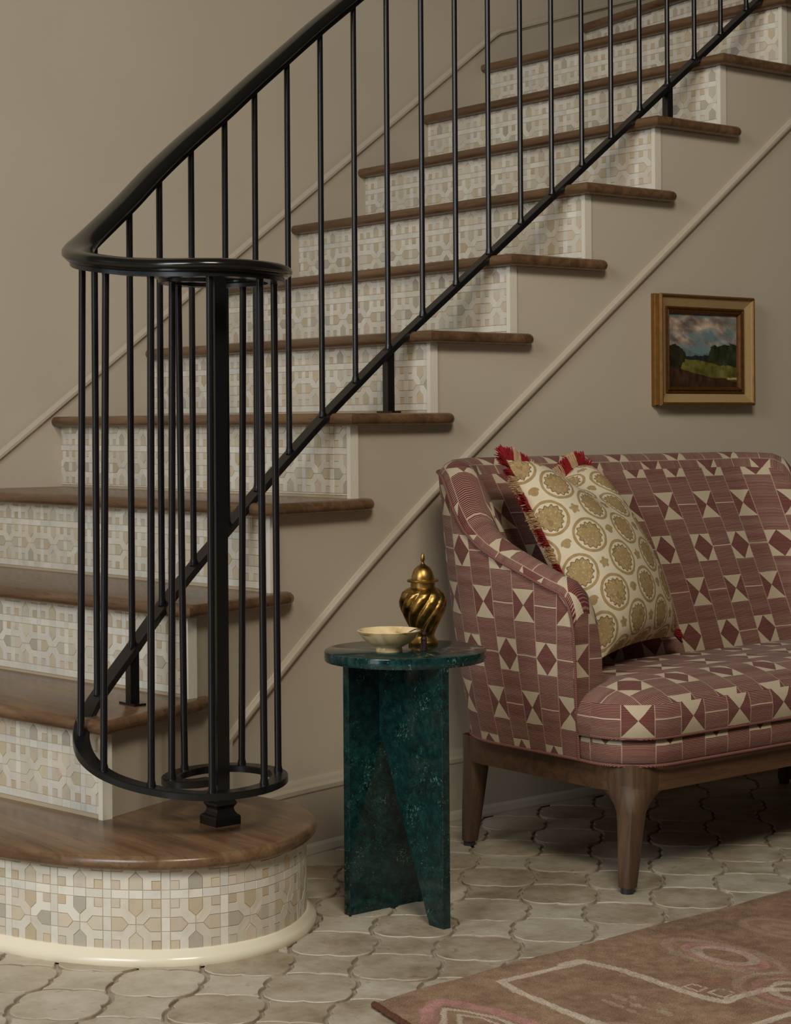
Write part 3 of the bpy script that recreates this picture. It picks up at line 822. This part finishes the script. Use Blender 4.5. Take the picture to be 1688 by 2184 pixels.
# walnut base
def ringwall(z0, z1, o, th, name, mat):
    A = rrect(2.552+o, 3.668-o, YF+.012+o, 3.01-o, .10, .11); B = rrect(2.552+o+th, 3.668-o-th, YF+.012+o+th, 3.01-o-th, .085, .095)
    n = len(A); v = [(p[0], p[1], z) for z in (z0, z1) for p in A]+[(p[0], p[1], z) for z in (z0, z1) for p in B]; f = []
    for i in range(n):
        i2 = (i+1) % n
        f += [(i, i2, n+i2, n+i), (2*n+i2, 2*n+i, 3*n+i, 3*n+i2), (i2, i, 2*n+i, 2*n+i2), (n+i, n+i2, 3*n+i2, 3*n+i)]
    return obj(name, mesh(name, v, f, smooth=40), mat, sofa)
ringwall(.190, .243, .004, .022, 'apron', M_APRON)
def leg(top, foot, sx, sy):
    secs = [(.243, .072), (.204, .072), (.1965, .062), (.189, .050), (.179, .038), (.166, .0290), (.150, .0235), (.10, .0198), (.05, .0172), (.014, .0147), (.0125, .0135)]
    if sy > 0: secs = [(.243, .0245), (.19, .0235), (.10, .0195), (.014, .0145), (.0125, .0135)]
    v = []; f = []; n = 16
    for z, r in secs:
        t = min(1, z/.19)
        cx, cy = foot[0]+(top[0]-foot[0])*t, foot[1]+(top[1]-foot[1])*t
        if z > .135:   # shoulder spreads along the rails only, outer faces stay flush
            k = max(0, r-.0250); cx += -sx*k*.95; cy += -sy*k*.95
        for i in range(n):
            a = 2*math.pi*i/n; c_, s_ = math.cos(a), math.sin(a); p = 4.0
            q = (abs(c_)**p+abs(s_)**p)**(-1/p); v.append((cx+r*q*c_, cy+r*q*s_, z))
    for j in range(len(secs)-1):
        for i in range(n): i2 = (i+1) % n; f.append((j*n+i, (j+1)*n+i, (j+1)*n+i2, j*n+i2))
    f.append(tuple((len(secs)-1)*n+i for i in range(n)))
    l = obj('leg', mesh('leg', v, f, smooth=50), M_SOFAWOOD, sofa)
    v, f = tube([(foot[0], foot[1], 0.003), (foot[0], foot[1], .014)], .013, 14); obj('glide', mesh('glide', v, f), M_FOOT, l)
leg((2.588, 2.498), (2.556, 2.482), -1, -1); leg((3.632, 2.498), (3.664, 2.482), 1, -1)
leg((2.590, 2.955), (2.592, 2.982), -1, 1); leg((3.630, 2.955), (3.628, 2.982), 1, 1)

# ------------------------------------------------------------------ scatter cushion
TL, TR, BR, BL = (np.array(p) for p in ((2.615, 2.886, .826), (2.945, 2.985, .808), (3.035, 2.795, .428), (2.665, 2.655, .425)))
cush = thing('scatter_cushion', 'cream cushion printed with tan rosettes and edged in red and cream fringe', 'cushion', (2.82, 2.76, .41))
nrm = np.cross(BR-BL, TL-BL); nrm /= np.linalg.norm(nrm)
NG = 28
def cpos(u, v, s):
    # pinched-in edges, full middle, dented top
    bu = 4*u*(1-u); bv = 4*v*(1-v)
    uu = .5+(u-.5)*(1-.05*bv); vv = .5+(v-.5)*(1-.05*bu)
    p = (BL*(1-uu)+BR*uu)*(1-vv)+(TL*(1-uu)+TR*uu)*vv
    dent = math.exp(-((u-.52)/.22)**2)*max(0, (v-.45)/.55)**2
    p = p-np.array([0, 0, .055])*dent
    th = .100*(bu*bv)**.40*(1-.45*dent)
    return p+nrm*th*s
CG = np.array([[cpos(i/NG, j/NG, 1) for i in range(NG+1)] for j in range(NG+1)])
AU = np.concatenate([np.zeros((NG+1, 1)), np.cumsum(np.linalg.norm(np.diff(CG, axis=1), axis=2), axis=1)], 1); AU = AU-AU[:, NG//2:NG//2+1]
AV = np.concatenate([np.zeros((1, NG+1)), np.cumsum(np.linalg.norm(np.diff(CG, axis=0), axis=2), axis=0)], 0); AV = AV-AV[NG//2:NG//2+1]
V = []; f = []; uv = []
for s in (1, -1):
    b0 = len(V)
    for j in range(NG+1):
        for i in range(NG+1): V.append(cpos(i/NG, j/NG, s if s > 0 else -.6))
    for j in range(NG):
        for i in range(NG):
            q = [(i, j), (i+1, j), (i+1, j+1), (i, j+1)]; q = q if s > 0 else q[::-1]
            f.append(tuple(b0+b_*(NG+1)+a for a, b_ in q)); uv.append([(AU[b_][a]+.25, AV[b_][a]+.25) for a, b_ in q])
obj('cushion_cover', mesh('cushion_cover', V, f, uv, smooth=70), M_PILLOW, cush)
rg = random.Random(3)
def fringe(c0, c1, ks):
    """tufts along one seam, alternating red and cream with dark ends"""
    L = .47; nseg = 11
    for k in ks:
        mat = M_FRED if k % 2 == 0 else M_FCREAM
        mb = MB()
        for s_ in range(70):
            t = (k+(s_+rg.random())/70)/nseg
            u = c0[0]+(c1[0]-c0[0])*t; v_ = c0[1]+(c1[1]-c0[1])*t
            p = cpos(u, v_, 0); out = np.array([0, 0, 0.0])
            ctr = (TL+TR+BL+BR)/4; along_ = cpos(min(1, u+.02*(c1[0]-c0[0])), min(1, v_+.02*(c1[1]-c0[1])), 0)-p
            al = along_/(np.linalg.norm(along_)+1e-9); o = np.cross(al, nrm); o = o if np.dot(o, p-ctr) > 0 else -o
            ln = rg.uniform(.029, .034)
            if t < .05 or t > .95: o = o+al*(1.0 if t > .5 else -1.0)*.5
            d = o+np.array([rg.uniform(-.1, .1), rg.uniform(-.1, .1), rg.uniform(-.12, .08)])+nrm*rg.uniform(-.22, .22); d /= np.linalg.norm(d)
            p2 = p+d*ln; w_ = .0010; sd = np.cross(d, nrm); sd /= np.linalg.norm(sd)
            pm = p+d*ln*.5+nrm*.0015
            a = [p-sd*w_*.6, p+sd*w_*.6, pm+sd*w_, pm-sd*w_, p2+sd*w_*.5, p2-sd*w_*.5]; bq = [x+nrm*.0014 for x in a]
            mb.add(a+bq, [(6, 7, 8, 9), (9, 8, 10, 11), (0, 3, 2, 1), (3, 5, 4, 2), (0, 6, 9, 3), (3, 9, 11, 5), (1, 2, 8, 7), (2, 4, 10, 8)])
        obj('fringe_tuft', mb.mesh('fringe_tuft'), mat, cush)
        mb = MB()
        t = (k+1)/nseg
        for s_ in range(4):
            u = c0[0]+(c1[0]-c0[0])*(t-.004+.002*s_); v_ = c0[1]+(c1[1]-c0[1])*(t-.004+.002*s_); u = min(1, max(0, u)); v_ = min(1, max(0, v_))
            p = cpos(u, v_, 0); ctr = (TL+TR+BL+BR)/4; d = p-ctr; d /= np.linalg.norm(d); sd = np.cross(d, nrm)
            mb.add([p-sd*.001, p+sd*.001, p+d*.022+sd*.001, p+d*.022-sd*.001]+[x+nrm*.002 for x in (p-sd*.001, p+sd*.001, p+d*.022+sd*.001, p+d*.022-sd*.001)], [(4, 5, 6, 7), (0, 3, 2, 1), (0, 4, 7, 3), (1, 2, 6, 5)])
        obj('fringe_divider', mb.mesh('fringe_divider'), M_FBLACK, cush)
fringe((0, 1), (0, 0), range(11)); fringe((0, 1), (1, 1), range(11)); fringe((1, 1), (1, 0), (0, 1, 2, 10))

# ================================================================== MARBLE TABLE
ZT = .485; TCX, TCY = 2.160, 2.662
tab = thing('side_table', 'green marble side table with round top on two crossed slabs', 'table', (TCX, TCY, 0))
pr = [(0, ZT-.0185), (.146, ZT-.0185), (.1495, ZT-.0195), (.1505, ZT-.016), (.1505, ZT-.005), (.1495, ZT-.0015), (.147, ZT), (0, ZT)]
v, f = lathe(pr, 96); v = [(x+TCX, y+TCY, z) for x, y, z in v]
obj('table_top', mesh('table_top', v, f, smooth=35), M_MARBLE, tab)
def slab(poly, axis, p0, p1):
    n = len(poly); v = []
    for p in (p0, p1): v += [(a, p, z) if axis == 'Y' else (p, a, z) for a, z in poly]
    f = [tuple(range(n)), tuple(range(n, 2*n))[::-1]]+[(i, n+i, n+(i+1) % n, (i+1) % n) for i in range(n)]
    me = mesh('leg_slab', v, f); o = obj('leg_slab', me, M_MARBLE, tab)
    md = o.modifiers.new('bevel', 'BEVEL'); md.width = .0012; md.segments = 2
    return o
zt_ = ZT-.0185
slab([(2.052, 0), (2.25, 0), (2.27, 0), (2.27, zt_), (2.052, zt_)], 'Y', 2.695, 2.712)
slab([(2.513, 0), (2.552, 0), (2.682, .312), (2.6945, .312), (2.6945, zt_), (2.513, zt_)], 'X', 2.122, 2.139)
# bowl
bx, by = atz(829, 1389, ZT)[:2]
pr = [(.0001, .0), (.024, 0), (.0248, .002), (.0235, .008), (.026, .0095), (.038, .0155), (.048, .024), (.055, .0335), (.0585, .0385), (.0575, .0395), (.0545, .0375), (.046, .027), (.034, .018), (.018, .0130), (.0001, .012)]
v, f = lathe(pr, 64); v = [(x+bx, y+by, z+ZT) for x, y, z in v]
bowl = obj('onyx_bowl', mesh('onyx_bowl', v, f, smooth=50), M_ONYX)
tag(bowl, 'small shallow cream onyx bowl on the marble table', 'bowl')
# urn
ux, uy = atz(902, 1373, ZT)[:2]
urn = thing('brass_urn', 'lidded brass ginger jar with swirled fluted body', 'urn', (ux, uy, ZT))
k = .0002076
body = [(0, 962), (134, 962), (137, 950), (137, 936), (128, 926), (110, 905), (101, 880), (103, 862), (110, 845), (128, 800), (160, 740), (192, 680), (210, 620), (214, 570), (206, 530), (188, 495), (150, 464), (122, 452), (112, 447), (112, 400), (100, 400)]
pb = np.array([(r, 962-y) for r, y in body], float)*k
pb2 = []
for i in range(len(pb)-1):
    nn_ = 4 if 7 <= i <= 16 else 1
    for t in range(nn_): pb2.append(tuple(pb[i]+(pb[i+1]-pb[i])*t/nn_))
pb2.append(tuple(pb[-1]))
zlo, zhi = (962-862)*k, (962-452)*k
def flute(r, z, th):
    if z < zlo or z > zhi: return r
    t = (z-zlo)/(zhi-zlo); env = math.sin(math.pi*min(1, max(0, t)))**.6
    ph = (th*10/(2*math.pi)-t*2.3) % 1.0
    return r*(1.03-.19*env*(1-abs(math.sin(math.pi*ph))**.6))
v, f = lathe(pb2, 180, flute); v = [(x+ux, y+uy, z+ZT) for x, y, z in v]
obj('urn_body', mesh('urn_body', v, f, smooth=60), M_BRASS, urn)
lid = [(112, 398), (143, 396), (146, 388), (145, 378), (130, 374), (104, 371), (103, 350), (98, 330), (88, 300), (72, 275), (52, 256), (28, 243), (16, 230), (11, 214), (16, 205), (20, 193), (18, 175), (14, 158), (10, 143), (0.1, 136)]
v, f = lathe([(r*k, (962-y)*k) for r, y in lid], 64); v = [(x+ux, y+uy, z+ZT) for x, y, z in v]
obj('urn_lid', mesh('urn_lid', v, f, smooth=50), M_BRASS, urn)
# tassel hanging over the bowl rim
hx, hy, hz = (np.array([bx, by, ZT+.0395])+np.array([math.cos(PHI)*.0585, -math.sin(PHI)*.0585, 0])-np.array([math.sin(PHI), math.cos(PHI), 0])*.004)
tas = thing('tassel', 'dark maroon tassel draped over the rim of the bowl', 'tassel', (hx, hy, ZT))
cd = [(hx-.022, hy+.012, hz-.006), (hx-.010, hy+.006, hz+.0005), (hx-.002, hy+.001, hz+.0015), (hx+.003, hy-.003, hz-.001), (hx+.004, hy-.0035, hz-.006)]
v, f = tube(crom(cd, 14), .0011, 6); obj('cord', mesh('cord', v, f), M_TASSEL, tas)
tx, ty = hx+.004, hy-.0035
v, f = lathe([(.0005, .0395), (.0042, .0385), (.0058, .0355), (.0052, .0325), (.0036, .0305), (.0046, .029), (.0066, .025)], 16); obj('knot', mesh('knot', [(x+tx, y+ty, z+ZT-.003) for x, y, z in v], f, smooth=60), M_TASSEL, tas)
mb = MB(); rg = random.Random(5)
for i in range(80):
    a = rg.uniform(0, 6.28); r0 = rg.uniform(.0005, .0058); r1 = r0*rg.uniform(1.0, 1.6)
    v, f = tube([(tx+r0*.6*math.cos(a), ty+r0*.6*math.sin(a), ZT+.027), (tx+r0*math.cos(a), ty+r0*math.sin(a), ZT+.016), (tx+r1*math.cos(a+.1), ty+r1*math.sin(a+.1), ZT+.0008+rg.uniform(0, .002))], .0007, 5); mb.add(v, f)
obj('skirt', mb.mesh('skirt'), M_TASSEL, tas)

# ================================================================== PAINTING ON THE WALL
FX0, FX1, FZ0, FZ1 = 3.400, 3.757, .941, 1.222; YW = 3.207
pic = thing('framed_painting', 'small landscape painting in a gilt frame on the wall above the settee', 'painting', ((FX0+FX1)/2, YW, FZ0))
def frame_ring(prof, name, mat):
    """mitred moulding: prof of (inset from outer edge, depth out from the wall)"""
    n = len(prof); v = []; f = []
    for sx, sz in ((0, 0), (1, 0), (1, 1), (0, 1)):
        for i_, d in prof: v.append((FX0+i_ if not sx else FX1-i_, YW-d, FZ0+i_ if not sz else FZ1-i_))
    for c in range(4):
        c2 = (c+1) % 4
        for i in range(n-1): f.append((c*n+i, c2*n+i, c2*n+i+1, c*n+i+1))
    return obj(name, mesh(name, v, f), mat, pic)
frame_ring([(0, .001), (0, .012), (.002, .014), (.002, .026), (0, .029), (.002, .034), (.004, .036), (.007, .035), (.009, .031)], 'outer_frame', M_GOLD)
frame_ring([(.009, .031), (.011, .029), (.031, .021), (.032, .018)], 'linen_liner', M_LINEN)
frame_ring([(.031, .018), (.031, .023), (.034, .025), (.037, .023), (.038, .021), (.040, .024), (.044, .022), (.048, .017), (.049, .012)], 'inner_frame', M_GOLD2)
nx_, nz_ = 170, 140; px0, px1, pz0, pz1 = FX0+.048, FX1-.048, FZ0+.048, FZ1-.048
gx, gz = np.meshgrid(np.linspace(0, 1, nx_+1), np.linspace(0, 1, nz_+1))
V = [(px0+(px1-px0)*a, YW-.012, pz0+(pz1-pz0)*b_) for a, b_ in zip(gx.ravel(), gz.ravel())]
f = []; cc = []
def L3(a, b_, t): return tuple(a[i]+(b_[i]-a[i])*t for i in range(3))
for j in range(nz_):
    for i in range(nx_):
        f.append((j*(nx_+1)+i, j*(nx_+1)+i+1, (j+1)*(nx_+1)+i+1, (j+1)*(nx_+1)+i))
U = (np.arange(nx_)+.5)/nx_; Vv = (np.arange(nz_)+.5)/nz_
UU, VV = np.meshgrid(U, Vv)
n1 = fbm(UU*5+VV*1.5, VV*7, 5, 3); n2 = fbm(UU*9, VV*12+UU*3, 4, 9); n3 = fbm(UU*22, VV*9, 3, 21)
img = np.zeros((nz_, nx_, 3))
C = lambda *c: np.array(c, float)
sky = C(116, 140, 142)+np.zeros_like(img)
cl = np.clip((n1-.30)*3.2, 0, 1)[..., None]*np.clip((VV-.50)*8, 0, 1)[..., None]*np.clip((1.2-VV)*4, 0, 1)[..., None]
cloud = C(168, 148, 132)+(n2[..., None]-.5)*2.4*C(92, 80, 68)
sky = sky*(1-cl)+cloud*cl
img[:] = sky
hill = VV < .50+.05*np.sin(UU*7+1)+.05*(n2-.5); img[hill] = (C(104, 120, 116)+(n3[hill][:, None]-.5)*40)
mid = VV < .44-.10*np.abs(UU-.42)+.06*(n2-.5); img[mid] = C(40, 44, 48)+(n3[mid][:, None]-.5)*20
fieldm = VV < .345+.03*np.sin(UU*4+.5)+.03*(n2-.5); img[fieldm] = (C(104, 100, 44)+(n2[fieldm][:, None]-.5)*C(90, 70, 60)+(n3[fieldm][:, None]-.5)*40)
tr = ((UU/.25)**2+((VV-.38)/.22)**2+(n2-.5)*1.2) < 1; img[tr] = C(46, 42, 22)+(n3[tr][:, None]-.5)*40
tr = (((UU-.84)/.30)**2+((VV-.44)/.155)**2+(n2-.5)*1.5) < 1; img[tr] = C(46, 54, 28)+(n3[tr][:, None]-.5)*50
fg = VV < .17+.10*(1-UU)**2-.12*np.clip(UU-.25, 0, 1)+.08*(n2-.5); img[fg] = C(66, 44, 26)+(n3[fg][:, None]-.5)*40
path_ = (np.abs(VV-.12-.25*(UU-.9)**2) < .012) & (UU > .86); img[path_] = C(190, 170, 120)
img = np.clip(img, 0, 255)
obj('canvas', mesh('canvas', V, f, col=[lin(tuple(c)) for c in img.reshape(-1, 3)]), M_CANVAS, pic)

# ================================================================== RUG
ZR = .0105
c0 = atz(800, 2139, ZR)[:2]; cl_ = atz(885, 2187, ZR)[:2]
te = [atz(*p, ZR)[:2] for p in ((911, 2104), (982, 2086), (1099, 2052), (1240, 2016), (1391, 1975), (1547, 1936), (1688, 1897))]
dirL = (cl_-c0)/np.linalg.norm(cl_-c0)
top = np.vstack([c0, te]); dl = (top[-1]-top[3])/np.linalg.norm(top[-1]-top[3]); dl = dl*.5+np.array([1, -.12])*.5
top = np.vstack([top, top[-1]+dl*.5, top[-1]+dl*1.0])
top = crom(top, 520); RW = .85; NJ = 280
dn = np.array([-.28, -.96]); dn /= np.linalg.norm(dn)
GR = np.zeros((NJ+1, len(top), 3))
for j in range(NJ+1):
    t = j/NJ; dd = dirL*.55+dn*.45; dd /= np.linalg.norm(dd)
    GR[j, :, :2] = top+dd*RW*t; GR[j, :, 2] = ZR
GR[..., 2] += .0012*np.sin(GR[..., 0]*9)*np.sin(GR[..., 1]*7)
cenf = (GR[:-1, :-1]+GR[1:, 1:])/2; FXY = cenf[..., :2]
base = C(154, 124, 99)+np.zeros(FXY.shape[:2]+(3,))
nb1 = fbm(FXY[..., 0]*9, FXY[..., 1]*9, 4, 5)[..., None]; nb2 = fbm(FXY[..., 0]*60, FXY[..., 1]*60, 3, 8)[..., None]
base = base+(nb1-.5)*C(50, 44, 36)+(nb2-.5)*C(54, 46, 40)
def px2w(L, org, sc): return [atz(org[0]+x*sc, org[1]+y*sc, ZR)[:2] for x, y in L]
def stroke(P, wd, colr, a=.85, jag=.004):
    global base
    P = np.array(P); D = np.full(FXY.shape[:2], 9.0)
    for i in range(len(P)-1):
        a0 = P[i]; d = P[i+1]-P[i]; t = np.clip(((FXY-a0)@d)/(d@d), 0, 1); D = np.minimum(D, np.linalg.norm(FXY-(a0+t[..., None]*d), axis=-1))
    m_ = np.clip((wd-D-(nb2[..., 0]-.5)*jag*2)/.002, 0, 1)[..., None]*a
    base = base*(1-m_)+(C(*colr)+(nb2-.5)*50)*m_
CA, SA = (780, 1980), .2725; CB, SB = (1200, 1880), .2891
CR = (228, 212, 190); PK = (214, 150, 150)
inner = px2w([(1688, 265), (1050, 415), (1190, 490), (1500, 620), (1688, 700)], CA, SA)
stroke(inner, .009, CR)
stroke(px2w([(0, 612), (130, 585), (450, 660), (870, 805), (1050, 862), (1200, 892), (1300, 850), (1500, 800), (1688, 800), (2100, 850)], CB, SB), .010, CR, .8)
stroke(px2w([(0, 940), (150, 1000), (330, 1060), (600, 1150)], CB, SB), .008, CR, .75)
stroke(px2w([(890, 780), (950, 760), (1060, 790), (1000, 815), (890, 780)], CB, SB), .003, CR)
stroke(px2w([(1080, 820), (1160, 795), (1270, 825), (1190, 860), (1080, 820)], CB, SB), .003, CR)
stroke(px2w([(470, 640), (570, 565), (700, 585), (850, 615), (1000, 640), (1150, 690), (1300, 740), (1400, 800)], CA, SA), .013, PK, .6, .010)
stroke(px2w([(480, 749), (470, 640)], CA, SA), .014, PK, .5, .012)
stroke(px2w([(650, 900), (610, 749), (610, 628), (770, 645), (1000, 690), (1180, 760), (1350, 850)], CA, SA), .0055, (214, 198, 178), .9)
stroke(px2w([(790, 900), (740, 749), (722, 672), (900, 695), (1060, 755), (1200, 850)], CA, SA), .005, (210, 194, 172), .85)
def ell(c, rx, ry, sl, n=40):
    return [(c[0]+rx*math.cos(t)-.0*ry*math.sin(t), c[1]+ry*math.sin(t)+sl*rx*math.cos(t)) for t in np.linspace(0, 2*math.pi, n)]
stroke(px2w(ell((1190, 555), 430, 85, .22), CB, SB), .010, (196, 172, 150), .55, .014)
stroke(px2w(ell((1200, 555), 300, 62, .22), CB, SB), .009, PK, .55, .006)
stroke(px2w(ell((1200, 550), 215, 50, .18), CB, SB), .010, (206, 184, 166), .75, .004)
stroke(px2w(ell((1640, 350), 300, 60, .16), CB, SB), .010, (190, 164, 142), .5, .012)
stroke(px2w(ell((1640, 350), 150, 26, .16), CB, SB), .012, (196, 174, 154), .4, .01)
for L in ([(360, 830), (470, 880), (560, 920), (700, 950), (790, 985)], [(300, 870), (430, 920), (560, 980), (680, 1010)], [(520, 850), (560, 910)], [(700, 900), (760, 960)]):
    stroke(px2w(L, CB, SB), .005, (204, 186, 164), .55, .012)
stroke(px2w([(1020, 720), (1200, 760)], CB, SB), .012, (176, 112, 104), .3, .012)
# the field and border run on towards the far end of the rug
E1 = np.array(inner[-1]); E0 = np.array(inner[-2]); dE = (E1-E0)/np.linalg.norm(E1-E0)
stroke([E1, E1+dE*.18, E1+dE*.18+np.array([.55, -.02]), E1+dE*.18+np.array([.95, .0])], .009, CR)
for q in (np.array([1.92, 1.86]), np.array([2.75, 2.02]), np.array([2.30, 1.86]), np.array([3.1, 1.9])):
    for rr_, cc_, aa_ in ((.085, (196, 172, 150), .5), (.060, PK, .5), (.040, CR, .7)):
        stroke([q+rr_*np.array([math.cos(t), 1.25*math.sin(t)]) for t in np.linspace(0, 2*math.pi, 30)], .008, cc_, aa_, .008)
base = np.clip(base, 20, 240)
nJ, nI = GR.shape[:2]
V = GR.reshape(-1, 3); ii, jj = np.meshgrid(np.arange(nI-1), np.arange(nJ-1))
F4 = np.stack([jj*nI+ii, (jj+1)*nI+ii, (jj+1)*nI+ii+1, jj*nI+ii+1], -1).reshape(-1, 4)
rug = thing('rug', 'faded brown and pink wool rug with worn medallions on the tile floor', 'rug', (2.3, 2.0, 0))
me = mesh('rug_pile', V, F4, col=[lin(tuple(c)) for c in base.reshape(-1, 3)]); obj('rug_pile', me, M_RUG, rug)
ring = list(range(nI))+[(j+1)*nI-1 for j in range(1, nJ)]+[(nJ-1)*nI+i for i in range(nI-2, -1, -1)]+[j*nI for j in range(nJ-2, 0, -1)]
ev = [V[i] for i in ring]; n = len(ev)
vb = [tuple(p) for p in ev]+[(p[0], p[1], .0030) for p in ev]
obj('rug_edge', mesh('rug_edge', vb, [(i, (i+1) % n, n+(i+1) % n, n+i) for i in range(n)]+[tuple(range(n, 2*n))[::-1]]), M_BIND, rug)
bp = [GR[j, 0]+np.array([-.002, .001, -.002]) for j in range(0, nJ, 2)]
rg = random.Random(2); v, f = tube([(p[0]+rg.uniform(-.001, .001), p[1]+rg.uniform(-.001, .001), p[2]+rg.uniform(-.001, .001)) for p in bp], .0055, 7)
obj('binding', mesh('binding', v, f, smooth=40), M_BIND, rug)
